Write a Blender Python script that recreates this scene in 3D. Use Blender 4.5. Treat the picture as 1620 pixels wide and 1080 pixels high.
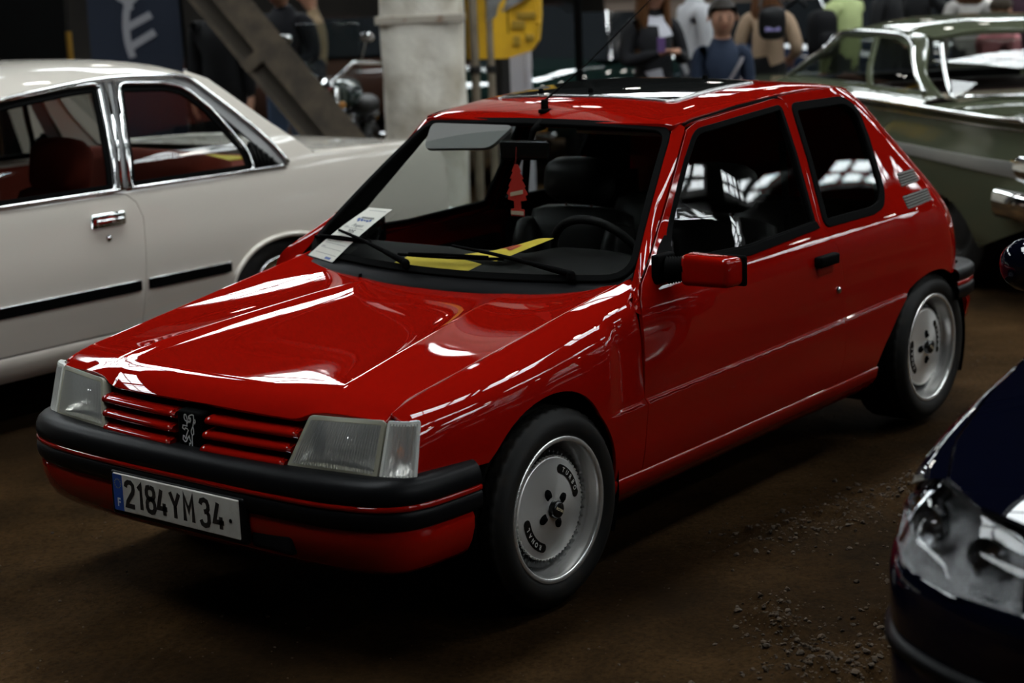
import bpy, bmesh, math, random
import numpy as np
from mathutils import Vector, Matrix
from mathutils.geometry import delaunay_2d_cdt
random.seed(5); RNG = np.random.default_rng(5)
SC = bpy.context.scene
COL = SC.collection
for o in list(bpy.data.objects): bpy.data.objects.remove(o)

# ------------------------------------------------------------------ camera, sky, exposure
CAM = np.array([3.72009, 3.62507, 1.77147]); YAW, PITCH, ROLL, FPX = 3.8200977, 0.2090759, 0.0381962, 2755.71
def cam_axes():
    f = np.array([math.cos(PITCH)*math.cos(YAW), math.cos(PITCH)*math.sin(YAW), -math.sin(PITCH)])
    r = np.array([math.sin(YAW), -math.cos(YAW), 0]); d = np.cross(f, r)
    c, s = math.cos(ROLL), math.sin(ROLL)
    return c*r+s*d, -s*r+c*d, f
_r, _d, _f = cam_axes()
cd = bpy.data.cameras.new('camera'); cam = bpy.data.objects.new('camera', cd); COL.objects.link(cam)
mw = Matrix([[_r[i], -_d[i], -_f[i], CAM[i]] for i in range(3)] + [[0, 0, 0, 1]])
cam.matrix_world = mw
cd.sensor_width = 36; cd.lens = FPX*36/1620; cd.clip_start = .05; cd.clip_end = 200
cd.dof.use_dof = True; cd.dof.focus_distance = 5.0; cd.dof.aperture_fstop = 2.6
SC.camera = cam
w = bpy.data.worlds.new('sky'); SC.world = w; w.use_nodes = True
w.node_tree.nodes['Background'].inputs[0].default_value = (.93, .98, 1, 1)
w.node_tree.nodes['Background'].inputs[1].default_value = 30.0
SC.view_settings.view_transform = 'Standard'; SC.view_settings.look = 'None'
SC.view_settings.exposure = -0.83; SC.view_settings.gamma = 1.0; SC.view_settings.use_curve_mapping = False

# ------------------------------------------------------------------ materials
MATS = {}
def mat(name, col=(.5, .5, .5), rough=.5, metal=0., coat=0., spec=.5, emit=None, estr=0., alpha=1., noise=None, bump=None, aniso=0., coatr=.03, ior=None):
    """plain principled, optional noise=(scale, colour2, lo, hi[,detail]) mixed in and bump=(scale, strength, distance)"""
    if name in MATS: return MATS[name]
    m = bpy.data.materials.new(name); m.use_nodes = True; nt = m.node_tree; b = nt.nodes['Principled BSDF']
    b.inputs['Base Color'].default_value = (*col, 1); b.inputs['Roughness'].default_value = rough
    b.inputs['Metallic'].default_value = metal; b.inputs['Coat Weight'].default_value = coat
    b.inputs['Coat Roughness'].default_value = coatr; b.inputs['Specular IOR Level'].default_value = spec
    if ior: b.inputs['IOR'].default_value = ior
    if aniso: b.inputs['Anisotropic'].default_value = aniso
    if emit: b.inputs['Emission Color'].default_value = (*emit, 1); b.inputs['Emission Strength'].default_value = estr
    tc = None
    def coord():
        nonlocal tc
        if tc is None: tc = nt.nodes.new('ShaderNodeTexCoord')
        return tc.outputs['Object']
    if noise:
        n = nt.nodes.new('ShaderNodeTexNoise'); n.inputs['Scale'].default_value = noise[0]; n.inputs['Detail'].default_value = noise[4] if len(noise) > 4 else 6
        nt.links.new(coord(), n.inputs['Vector'])
        r = nt.nodes.new('ShaderNodeValToRGB'); r.color_ramp.elements[0].position = noise[2]; r.color_ramp.elements[1].position = noise[3]
        r.color_ramp.elements[0].color = (*col, 1); r.color_ramp.elements[1].color = (*noise[1], 1)
        nt.links.new(n.outputs['Fac'], r.inputs['Fac']); nt.links.new(r.outputs['Color'], b.inputs['Base Color'])
    if bump:
        n = nt.nodes.new('ShaderNodeTexNoise'); n.inputs['Scale'].default_value = bump[0]; n.inputs['Detail'].default_value = 5
        nt.links.new(coord(), n.inputs['Vector'])
        k = nt.nodes.new('ShaderNodeBump'); k.inputs['Strength'].default_value = bump[1]; k.inputs['Distance'].default_value = bump[2]
        nt.links.new(n.outputs['Fac'], k.inputs['Height']); nt.links.new(k.outputs['Normal'], b.inputs['Normal'])
    MATS[name] = m; return m
def glass(name, tint=(.9, .93, .92), ior=1.5, rough=0.0, refl=1.0, frost=0.):
    """thin pane: clear tinted transmission plus fresnel reflection"""
    if name in MATS: return MATS[name]
    m = bpy.data.materials.new(name); m.use_nodes = True; nt = m.node_tree; nt.nodes.clear()
    o = nt.nodes.new('ShaderNodeOutputMaterial'); mx = nt.nodes.new('ShaderNodeMixShader')
    t = nt.nodes.new('ShaderNodeBsdfTransparent'); t.inputs[0].default_value = (*tint, 1)
    g = nt.nodes.new('ShaderNodeBsdfGlossy'); g.inputs['Roughness'].default_value = rough
    f = nt.nodes.new('ShaderNodeFresnel'); ge = nt.nodes.new('ShaderNodeNewGeometry'); mr = nt.nodes.new('ShaderNodeMapRange')
    mr.inputs['To Min'].default_value = ior; mr.inputs['To Max'].default_value = 1/ior; nt.links.new(ge.outputs['Backfacing'], mr.inputs['Value']); nt.links.new(mr.outputs[0], f.inputs[0])   # same reflection from both faces of the pane
    if refl != 1.0:
        ml = nt.nodes.new('ShaderNodeMath'); ml.operation = 'MULTIPLY'; ml.inputs[1].default_value = refl; ml.use_clamp = True
        nt.links.new(f.outputs[0], ml.inputs[0]); fo = ml.outputs[0]
    else: fo = f.outputs[0]
    tsh = t
    if frost:
        df = nt.nodes.new('ShaderNodeBsdfTranslucent'); dd = nt.nodes.new('ShaderNodeBsdfDiffuse'); m1 = nt.nodes.new('ShaderNodeMixShader'); m1.inputs[0].default_value = .5; m2 = nt.nodes.new('ShaderNodeMixShader'); m2.inputs[0].default_value = frost
        nt.links.new(df.outputs[0], m1.inputs[1]); nt.links.new(dd.outputs[0], m1.inputs[2]); nt.links.new(t.outputs[0], m2.inputs[1]); nt.links.new(m1.outputs[0], m2.inputs[2]); tsh = m2
    nt.links.new(fo, mx.inputs[0]); nt.links.new(tsh.outputs[0], mx.inputs[1]); nt.links.new(g.outputs[0], mx.inputs[2])
    nt.links.new(mx.outputs[0], o.inputs[0]); MATS[name] = m; return m

# ------------------------------------------------------------------ object helpers
def tag(o, label, cat, group=None, kind=None):
    o['label'] = label
    if cat: o['category'] = cat
    if group: o['group'] = group
    if kind: o['kind'] = kind
    return o
def thing(name, label, cat, loc=(0, 0, 0), rz=0., group=None):
    o = bpy.data.objects.new(name, None); COL.objects.link(o); o.location = loc; o.rotation_euler = (0, 0, rz); o.empty_display_size = .1
    return tag(o, label, cat, group)
def mk(name, V, F, m, parent=None, N=None, smooth=True, mi=None, label=None, kind=None):
    V = np.asarray(V, float); me = bpy.data.meshes.new(name)
    me.from_pydata(V.tolist(), [], [tuple(map(int, f)) for f in F])
    ms = m if isinstance(m, (list, tuple)) else [m]
    for q in ms: me.materials.append(q)
    if mi is not None: me.polygons.foreach_set('material_index', np.asarray(mi, np.int32))
    me.polygons.foreach_set('use_smooth', [smooth]*len(me.polygons)); me.update()
    if N is not None: me.normals_split_custom_set_from_vertices(np.asarray(N, float).tolist())
    o = bpy.data.objects.new(name, me); COL.objects.link(o)
    if parent is not None: o.parent = parent
    if label: o['label'] = label
    if kind: o['kind'] = kind
    return o
def struct(name, V, F, m, **k):
    o = mk(name, V, F, m, **k); o['kind'] = 'structure'; return o
class MB:
    """collects geometry for ONE part"""
    def __init__(s): s.V = []; s.F = []; s.M = []
    def add(s, V, F, mi=0):
        n = len(s.V); s.V += [tuple(map(float, v)) for v in V]; s.F += [tuple(int(i)+n for i in f) for f in F]; s.M += [mi]*len(F); return s
    def box(s, lo, hi, mi=0, M=None):
        (a, b, c), (d, e, f) = lo, hi
        V = np.array([(a, b, c), (d, b, c), (d, e, c), (a, e, c), (a, b, f), (d, b, f), (d, e, f), (a, e, f)], float)
        if M is not None: V = V @ np.array(M.to_3x3()).T + np.array(M.translation)
        return s.add(V, [(0, 3, 2, 1), (4, 5, 6, 7), (0, 1, 5, 4), (1, 2, 6, 5), (2, 3, 7, 6), (3, 0, 4, 7)], mi)
    def rbox(s, lo, hi, r=.01, seg=2, mi=0, M=None):
        bm = bmesh.new(); lo = Vector(lo); hi = Vector(hi)
        bmesh.ops.create_cube(bm, size=1)
        for v in bm.verts: v.co = Vector([(lo[i]+hi[i])/2 + v.co[i]*(hi[i]-lo[i]) for i in range(3)])
        bmesh.ops.bevel(bm, geom=list(bm.edges), offset=r, segments=seg, profile=.5, affect='EDGES', clamp_overlap=True)
        if M is not None: bm.transform(M)
        bm.verts.index_update(); s.add([v.co for v in bm.verts], [[v.index for v in f.verts] for f in bm.faces], mi); bm.free(); return s
    def tube(s, P, r, n=8, mi=0, cap=True, closed=False):
        V, F = tube(P, r, n, cap, closed); return s.add(V, F, mi)
    def lathe(s, prof, n=32, axis='z', c=(0, 0, 0), mi=0, M=None):
        V, F = lathe(prof, n)
        if axis == 'y': V = V[:, [0, 2, 1]]; F = [f[::-1] for f in F]
        if axis == 'x': V = V[:, [2, 0, 1]]
        V = V + np.array(c)
        if M is not None: V = V @ np.array(M.to_3x3()).T + np.array(M.translation)
        return s.add(V, F, mi)
    def ell(s, c, r, n=12, mi=0, M=None):
        t = np.linspace(-math.pi/2, math.pi/2, n//2+1); V, F = lathe([(math.cos(a), math.sin(a)) for a in t], n)
        V = V*np.array(r)
        if M is not None: V = V @ np.array(M.to_3x3()).T
        return s.add(V+np.array(c), F, mi)
    def build(s, name, m, parent=None, smooth=True, **k):
        ms = m if isinstance(m, (list, tuple)) else [m]
        return mk(name, s.V, s.F, m, parent, N=awn(s.V, s.F) if smooth else None, smooth=smooth, mi=s.M if len(ms) > 1 else None, **k)
def awn(V, F):
    """face-area weighted vertex normals: big flat faces stay flat"""
    V = np.asarray(V, float); N = np.zeros_like(V)
    for f in F:
        P = V[list(f)]; n = np.cross(P[1:-1]-P[0], P[2:]-P[0]).sum(0)
        for i in f: N[i] += n
    L = np.linalg.norm(N, axis=1); N[L < 1e-14] = (0, 0, 1); return N/np.maximum(L, 1e-14)[:, None]
def tube(P, r, n=8, cap=True, closed=False):
    P = np.asarray(P, float); m = len(P); R = np.full(m, r) if np.isscalar(r) else np.asarray(r, float)
    if closed: T = np.roll(P, -1, 0)-np.roll(P, 1, 0)
    else: T = np.gradient(P, axis=0)
    T /= np.linalg.norm(T, axis=1)[:, None]+1e-12
    u = np.cross(T[0], [0, 0, 1]); 
    if np.linalg.norm(u) < .1: u = np.cross(T[0], [1, 0, 0])
    V = []
    for i in range(m):
        u = u-T[i]*(u@T[i]); u /= np.linalg.norm(u); v = np.cross(T[i], u)
        for k in range(n):
            a = 2*math.pi*k/n; V.append(P[i]+R[i]*(math.cos(a)*u+math.sin(a)*v))
    F = []
    for i in range(m if closed else m-1):
        j = (i+1) % m
        for k in range(n): F.append((i*n+k, i*n+(k+1) % n, j*n+(k+1) % n, j*n+k))
    if cap and not closed: F += [tuple(range(n-1, -1, -1)), tuple(range((m-1)*n, m*n))]
    return np.array(V), F
def lathe(prof, n=32):
    prof = np.asarray(prof, float); m = len(prof); V = []; F = []
    for i in range(n):
        a = 2*math.pi*i/n
        for r, z in prof: V.append((r*math.cos(a), r*math.sin(a), z))
    for i in range(n):
        j = (i+1) % n
        for k in range(m-1):
            if prof[k][0] < 1e-6 and prof[k+1][0] < 1e-6: continue
            if prof[k][0] < 1e-6: F.append((i*m+k, j*m+k+1, i*m+k+1))
            elif prof[k+1][0] < 1e-6: F.append((i*m+k, j*m+k, i*m+k+1))
            else: F.append((i*m+k, j*m+k, j*m+k+1, i*m+k+1))
    return np.array(V), F
def grid(P):
    """P: (a,b,3) array -> V,F"""
    a, b = P.shape[:2]
    F = [(i*b+j, (i+1)*b+j, (i+1)*b+j+1, i*b+j+1) for i in range(a-1) for j in range(b-1)]
    return P.reshape(-1, 3), F
def spl(P, n=None, res=.02, closed=False):
    """Catmull-Rom through points, resampled"""
    P = np.asarray(P, float); m = len(P)
    if closed: Q = np.vstack([P[-1], P, P[0], P[1]]); seg = m
    else: Q = np.vstack([2*P[0]-P[1], P, 2*P[-1]-P[-2]]); seg = m-1
    out = []
    for i in range(seg):
        p0, p1, p2, p3 = Q[i:i+4]; k = n or max(2, int(np.linalg.norm(p2-p1)/res)+1)
        t = np.linspace(0, 1, k, endpoint=False)[:, None]
        out.append(.5*((2*p1)+(-p0+p2)*t+(2*p0-5*p1+4*p2-p3)*t**2+(-p0+3*p1-3*p2+p3)*t**3))
    if not closed: out.append(P[-1:])
    return np.vstack(out)
def cubic1(xs, ys):
    """smooth monotone-ish 1D interpolation (finite-difference hermite)"""
    xs = np.asarray(xs, float); ys = np.asarray(ys, float)
    if xs[0] > xs[-1]: xs, ys = xs[::-1], ys[::-1]
    d = np.diff(ys)/np.diff(xs); m = np.concatenate([[d[0]], np.where(d[1:]*d[:-1] > 0, 2*d[1:]*d[:-1]/(d[1:]+d[:-1]+1e-12), 0), [d[-1]]])
    def f(x):
        x = np.asarray(x, float); i = np.clip(np.searchsorted(xs, x)-1, 0, len(xs)-2); h = xs[i+1]-xs[i]; t = (x-xs[i])/h
        tt = np.clip(t, 0, 1); y = (2*tt**3-3*tt**2+1)*ys[i]+(tt**3-2*tt**2+tt)*h*m[i]+(-2*tt**3+3*tt**2)*ys[i+1]+(tt**3-tt**2)*h*m[i+1]
        return y+np.where(t < 0, t*h*m[0], 0)+np.where(t > 1, (t-1)*h*m[-1], 0)
    return f
def spline1(xs, ys):
    """natural cubic spline (curvature-continuous), straight beyond the ends"""
    xs = np.asarray(xs, float); ys = np.asarray(ys, float)
    if xs[0] > xs[-1]: xs, ys = xs[::-1], ys[::-1]
    n = len(xs); h = np.diff(xs); A = np.eye(n); b = np.zeros(n)
    for i in range(1, n-1): A[i, i-1:i+2] = h[i-1], 2*(h[i-1]+h[i]), h[i]; b[i] = 6*((ys[i+1]-ys[i])/h[i]-(ys[i]-ys[i-1])/h[i-1])
    m = np.linalg.solve(A, b); s0 = (ys[1]-ys[0])/h[0]-h[0]*(2*m[0]+m[1])/6; s1 = (ys[-1]-ys[-2])/h[-1]+h[-1]*(2*m[-1]+m[-2])/6
    def f(x):
        x = np.asarray(x, float); q = np.clip(x, xs[0], xs[-1]); i = np.clip(np.searchsorted(xs, q)-1, 0, n-2); a = xs[i+1]-q; c = q-xs[i]; H = h[i]
        y = (m[i]*a**3+m[i+1]*c**3)/(6*H)+(ys[i]/H-m[i]*H/6)*a+(ys[i+1]/H-m[i+1]*H/6)*c
        return y+np.minimum(x-xs[0], 0)*s0+np.maximum(x-xs[-1], 0)*s1
    return f
# ---- panels: a 2D outline filled with triangles and laid on a surface function, with a turned-in rim
def area2(p): x, y = p[:, 0], p[:, 1]; return .5*np.sum(x*np.roll(y, -1)-np.roll(x, -1)*y)
def resample(p, res):
    p = np.asarray(p, float); out = []
    for a, b in zip(p, np.roll(p, -1, 0)):
        k = max(1, int(math.ceil(np.linalg.norm(b-a)/res))); out += [a+(b-a)*i/k for i in range(k)]
    return np.array(out)
def inpoly(P, poly):
    x, y = P[:, 0], P[:, 1]; c = np.zeros(len(P), bool); q = np.roll(poly, -1, 0)
    for (x1, y1), (x2, y2) in zip(poly, q):
        if y1 == y2: continue
        k = ((y1 > y) != (y2 > y)) & (x < (x2-x1)*(y-y1)/(y2-y1)+x1); c ^= k
    return c
def dpoly(P, poly):
    d = np.full(len(P), 1e9); q = np.roll(poly, -1, 0)
    for a, b in zip(poly, q):
        e = b-a; L = e@e+1e-15; t = np.clip(((P-a)@e)/L, 0, 1); d = np.minimum(d, np.linalg.norm(P-a-t[:, None]*e, axis=1))
    return d
def inset(p, d):
    p = np.asarray(p, float)
    if area2(p) < 0: p = p[::-1]
    e = np.roll(p, -1, 0)-p; e /= np.linalg.norm(e, axis=1)[:, None]+1e-12; n = np.stack([-e[:, 1], e[:, 0]], 1)
    m = n+np.roll(n, 1, 0); k = 1+np.sum(n*np.roll(n, 1, 0), 1); return p+d*m/np.maximum(k, .35)[:, None]
def rnd(p, r, n=4):
    """round the corners of a polygon; r scalar or per-vertex list"""
    p = np.asarray(p, float); out = []; m = len(p); r = [r]*m if np.isscalar(r) else r
    for i in range(m):
        a, b, c = p[i-1], p[i], p[(i+1) % m]
        if r[i] <= 0: out.append(b); continue
        u = a-b; v = c-b; lu, lv = np.linalg.norm(u), np.linalg.norm(v); k = min(r[i], .48*lu, .48*lv)
        s, e = b+u/lu*k, b+v/lv*k
        for t in np.linspace(0, 1, n+1): out.append((1-t)**2*s+2*t*(1-t)*b+t*t*e)
    return np.array(out)
def fill2(outl, holes, res, extra=None, excl=None):
    outl = resample(outl, res); outl = outl if area2(outl) > 0 else outl[::-1]
    holes = [resample(h, res) for h in holes]; holes = [h if area2(h) < 0 else h[::-1] for h in holes]
    lo, hi = outl.min(0), outl.max(0)
    gx, gy = np.meshgrid(np.arange(lo[0]+res/2, hi[0], res), np.arange(lo[1]+res/2, hi[1], res)); P = np.stack([gx.ravel(), gy.ravel()], 1)
    if excl is not None: P = P[~excl(P[:, 0], P[:, 1])]
    if extra is not None and len(extra):
        extra = np.asarray(extra, float); 
        dd = np.array([np.min(np.abs(extra-p).max(1)) for p in P]) if len(P) else np.zeros(0)
        P = np.vstack([P[dd > res*.45], extra])
    k = inpoly(P, outl) & (dpoly(P, outl) > res*.3)
    for h in holes: k &= ~inpoly(P, h) & (dpoly(P, h) > res*.3)
    P = P[k]; loops = []; pts = []; edges = []
    for L in [outl]+holes:
        s = len(pts); n = len(L); pts += L.tolist(); loops.append(list(range(s, s+n))); edges += [(s+i, s+(i+1) % n) for i in range(n)]
    allp = pts+P.tolist()
    v, e, f, ov, oe, of = delaunay_2d_cdt([Vector(q) for q in allp], edges, [], 0, 1e-7, True)
    v = np.array([tuple(q) for q in v]); inv = {}
    for i, l in enumerate(ov):
        for q in l: inv[q] = i
    f = np.array([t for t in f if len(t) == 3]); c = v[f].mean(1); k = inpoly(c, outl)
    for h in holes: k &= ~inpoly(c, h)
    f = f[k]
    A = v[f]; ar = (A[:, 1, 0]-A[:, 0, 0])*(A[:, 2, 1]-A[:, 0, 1])-(A[:, 2, 0]-A[:, 0, 0])*(A[:, 1, 1]-A[:, 0, 1])
    f = f[np.abs(ar) > 1e-12]; ar = ar[np.abs(ar) > 1e-12]; f[ar < 0] = f[ar < 0][:, ::-1]
    return v, f, [[inv[i] for i in L] for L in loops]
def surf_mesh(outl, f, res=.03, holes=(), thick=.012, gap=.002, hint=(0, 1, 0), extra=None, bev=.002, excl=None):
    if gap: outl = inset(resample(outl, res*1.5), gap); holes = [inset(resample(h, res*1.5), -gap) for h in holes]
    v, F, loops = fill2(outl, holes, res, extra, excl)
    P = f(v[:, 0], v[:, 1]); e = 1e-3
    du = f(v[:, 0]+e, v[:, 1])-f(v[:, 0]-e, v[:, 1]); dv = f(v[:, 0], v[:, 1]+e)-f(v[:, 0], v[:, 1]-e)
    N = np.cross(du, dv); N /= np.linalg.norm(N, axis=1)[:, None]+1e-15; F = [tuple(t) for t in F]
    sg = 1.
    if (N.mean(0) @ np.array(hint)) < 0: N = -N; F = [t[::-1] for t in F]; sg = -1.
    V = P.tolist(); NN = N.tolist()
    if thick:
        for L in loops:
            n = len(L); Q = P[L]; t = np.roll(Q, -1, 0)-np.roll(Q, 1, 0); o = np.cross(t, N[L])*sg; o /= np.linalg.norm(o, axis=1)[:, None]+1e-15
            s1 = len(V); V += (Q+o*bev*.7-N[L]*bev).tolist(); q = N[L]*.5+o; q /= np.linalg.norm(q, axis=1)[:, None]; NN += q.tolist()
            s2 = len(V); V += (Q+o*bev*.7-N[L]*thick).tolist(); NN += o.tolist()
            for i in range(n):
                j = (i+1) % n; a, b = L[i], L[j]
                for r in ((a, s1+i, s1+j, b), (s1+i, s2+i, s2+j, s1+j)): F.append(r if sg > 0 else r[::-1])
    return np.array(V), F, np.array(NN)
def flipy(V, F, N=None):
    s = np.array([1, -1, 1]); return np.asarray(V)*s, [tuple(f)[::-1] for f in F], (None if N is None else np.asarray(N)*s)
def panel(name, outl, f, m, parent, both=False, **k):
    V, F, N = surf_mesh(outl, f, **k); o = [mk(name, V, F, m, parent, N)]
    if both: V, F, N = flipy(V, F, N); o.append(mk(name, V, F, m, parent, N))
    return o
def both(name, V, F, m, parents, N=None, **k):
    """a part on the +y side and its mirror image"""
    ps = parents if isinstance(parents, (list, tuple)) else [parents, parents]
    a = mk(name, V, F, m, ps[0], N, **k); V, F, N = flipy(V, F, N); return [a, mk(name, V, F, m, ps[1], N, **k)]
def sweep(path, prof, closed=False, up=(0, 0, 1)):
    """profile (offset outward, height) carried along a 3D path; outward = right of travel"""
    path = np.asarray(path, float); T = np.gradient(path, axis=0) if not closed else np.roll(path, -1, 0)-np.roll(path, 1, 0)
    T[:, 2] = 0; T /= np.linalg.norm(T, axis=1)[:, None]; o = np.cross(np.array(up), T); P = path[:, None, :]+o[:, None, :]*np.array([p[0] for p in prof])[None, :, None]+np.array(up)[None, None, :]*np.array([p[1] for p in prof])[None, :, None]
    if closed: P = np.concatenate([P, P[:1]])
    return grid(P)
def textmesh(s, size=1., sx=1., bold=0., spacing=1.):
    c = bpy.data.curves.new('t', 'FONT'); c.body = s; c.size = size; c.offset = bold; c.align_x = 'CENTER'; c.align_y = 'CENTER'; c.space_character = spacing; c.resolution_u = 3
    o = bpy.data.objects.new('t', c); COL.objects.link(o); bpy.context.view_layer.update()
    me = o.evaluated_get(bpy.context.evaluated_depsgraph_get()).to_mesh()
    V = np.array([v.co[:] for v in me.vertices]).reshape(-1, 3); F = [tuple(p.vertices) for p in me.polygons]
    bpy.data.objects.remove(o); bpy.data.curves.remove(c); V[:, 0] *= sx; return V, F
def ribbon(P, w, closed=False):
    """flat stroke in the xy plane"""
    P = np.asarray(P, float)[:, :2]; n = len(P); V = []; 
    for i in range(n):
        a = P[(i-1) % n] if (i or closed) else P[i]; b = P[(i+1) % n] if (i < n-1 or closed) else P[i]
        d1 = P[i]-a; d2 = b-P[i]; d1 = d1/(np.linalg.norm(d1)+1e-12); d2 = d2/(np.linalg.norm(d2)+1e-12); t = d1+d2; t /= np.linalg.norm(t)+1e-12
        k = 1/max(.5, abs(t@(d1 if np.linalg.norm(d1) > .5 else d2))); nn = np.array([-t[1], t[0]])*w/2*k; V += [(*(P[i]+nn), 0), (*(P[i]-nn), 0)]
    m = n if closed else n-1
    return np.array(V), [(2*i, 2*i+1, 2*((i+1) % n)+1, 2*((i+1) % n)) for i in range(m)]
def place(V, o, ex, ey):
    ex = np.asarray(ex, float); ey = np.asarray(ey, float); ez = np.cross(ex, ey); V = np.asarray(V); return np.asarray(o)+V[:, :1]*ex+V[:, 1:2]*ey+V[:, 2:3]*ez
def ss(x, a, b): t = np.clip((np.asarray(x, float)-a)/(b-a), 0, 1); return t*t*(3-2*t)
# ------------------------------------------------------------------ the hall
HX0, HX1, HY0, HY1, HZ = -36., 13., -27., 24., 7.5
STRIPS = [(-11.6, 2.5), (-1.15, 1.7), (4.6, 1.1), (10.5, 1.0), (17.5, 3.2)]  # first and fourth follow paint and glass reflections; the rest are added for light
SKX1 = 4.6      # unseen skylights cut short here so the cars' front faces stay darker
def noise2(x, y, sc, seed=0):
    r = np.random.default_rng(seed); T = r.random((64, 64)); u = x*sc; v = y*sc; i = np.floor(u).astype(int); j = np.floor(v).astype(int); a = u-i; b = v-j
    a = a*a*(3-2*a); b = b*b*(3-2*b); g = lambda p, q: T[p % 64, q % 64]
    return (g(i, j)*(1-a)+g(i+1, j)*a)*(1-b)+(g(i, j+1)*(1-a)+g(i+1, j+1)*a)*b-.5
def ridge(x, y, P, w):
    P = np.asarray(P, float); d = np.full(np.shape(x), 1e9); Q = np.stack([np.ravel(x), np.ravel(y)], 1); dd = np.full(len(Q), 1e9)
    for a, b in zip(P[:-1], P[1:]):
        e = b-a; t = np.clip(((Q-a)@e)/(e@e), 0, 1); dd = np.minimum(dd, np.linalg.norm(Q-a-t[:, None]*e, axis=1))
    return np.exp(-(dd/w)**2).reshape(np.shape(x))
RIDGES = [([(-2.3, 1.35), (-1.9, 1.2), (-1.35, 1.05), (-.75, .95)], .13), ([(-1.15, 1.5), (-.55, 1.62), (-.1, 1.72), (.15, 1.55)], .15), ([(-2.2, 1.7), (-1.4, 1.62), (-1.0, 1.5)], .10), ([(-.35, 1.25), (-.1, 1.45), (.05, 1.75)], .08)]
def floor_h(x, y):
    h = .020*noise2(x, y, .8, 1)+.012*noise2(x, y, 2.3, 2)+.007*noise2(x, y, 6, 3)+.004*noise2(x, y, 15, 4)
    r = sum(ridge(x, y, P, w) for P, w in RIDGES); r = np.minimum(r, 1)
    h = h+r*(.014+.035*noise2(x, y, 9, 5)+.03*noise2(x, y, 24, 6)+.02*noise2(x, y, 50, 7))
    for cx, cy, a in ((1.02, .12, .45), (1.25, -.15, .35)):      # tyre tracks pressed into the dirt
        u = (x-cx)*math.cos(a)+(y-cy)*math.sin(a); v = -(x-cx)*math.sin(a)+(y-cy)*math.cos(a); h = h+.0035*np.sin(v*130+3*u)*np.exp(-(u/.45)**2-(v/.13)**2)
    return h-.012
def axis(lo, a, b, hi, d, g=1.25):
    m = list(np.arange(a, b, d)); s = d; x = a; L = []
    while x > lo: s *= g; x -= s; L.append(max(x, lo))
    s = d; x = m[-1]; R = []
    while x < hi: s *= g; x += s; R.append(min(x, hi))
    return np.array(L[::-1]+m+R)
fx = axis(HX0, -4.2, 2.3, HX1, .022); fy = axis(HY0, -1.6, 3.0, HY1, .022)
FXX, FYY = np.meshgrid(fx, fy, indexing='ij')
V, F = grid(np.stack([FXX, FYY, floor_h(FXX, FYY)], -1))
def floor_mat():
    m = bpy.data.materials.new('packed_dirt'); m.use_nodes = True; nt = m.node_tree; b = nt.nodes['Principled BSDF']; L = nt.links
    tc = nt.nodes.new('ShaderNodeTexCoord')
    def nz(s, d=8, r=.6):
        n = nt.nodes.new('ShaderNodeTexNoise'); n.inputs['Scale'].default_value = s; n.inputs['Detail'].default_value = d; n.inputs['Roughness'].default_value = r; L.new(tc.outputs['Object'], n.inputs['Vector']); return n.outputs['Fac']
    def ramp(f, els):
        r = nt.nodes.new('ShaderNodeValToRGB'); e = r.color_ramp.elements
        while len(e) < len(els): e.new(.5)
        for q, (p, c) in zip(e, els): q.position = p; q.color = (*c, 1)
        L.new(f, r.inputs[0]); return r.outputs[0]
    def mix(f, a, bb, t='MIX'):
        k = nt.nodes.new('ShaderNodeMix'); k.data_type = 'RGBA'; k.blend_type = t
        if isinstance(f, float): k.inputs[0].default_value = f
        else: L.new(f, k.inputs[0])
        L.new(a, k.inputs[6]); L.new(bb, k.inputs[7]); return k.outputs[2]
    base = ramp(nz(1.1, 9, .62), [(.3, (.0150, .0094, .0048)), (.5, (.032, .0172, .0068)), (.68, (.054, .0295, .0120))])
    damp = ramp(nz(.55, 6, .55), [(.38, (.42, .40, .38)), (.6, (1, 1, 1))])
    c = mix(.85, base, damp, 'MULTIPLY')
    gr = ramp(nz(60, 4, .7), [(.35, (.55, .52, .5)), (.5, (1, 1, 1)), (.72, (1.5, 1.45, 1.35))])
    c = mix(.8, c, gr, 'MULTIPLY'); L.new(c, b.inputs['Base Color'])
    b.inputs['Roughness'].default_value = .82; b.inputs['IOR'].default_value = 1.08
    k = nt.nodes.new('ShaderNodeBump'); k.inputs['Strength'].default_value = .7; k.inputs['Distance'].default_value = .012; L.new(nz(38, 8, .7), k.inputs['Height']); L.new(k.outputs[0], b.inputs['Normal'])
    return m
M_DIRT = floor_mat()
struct('floor', V, F, M_DIRT)
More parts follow.
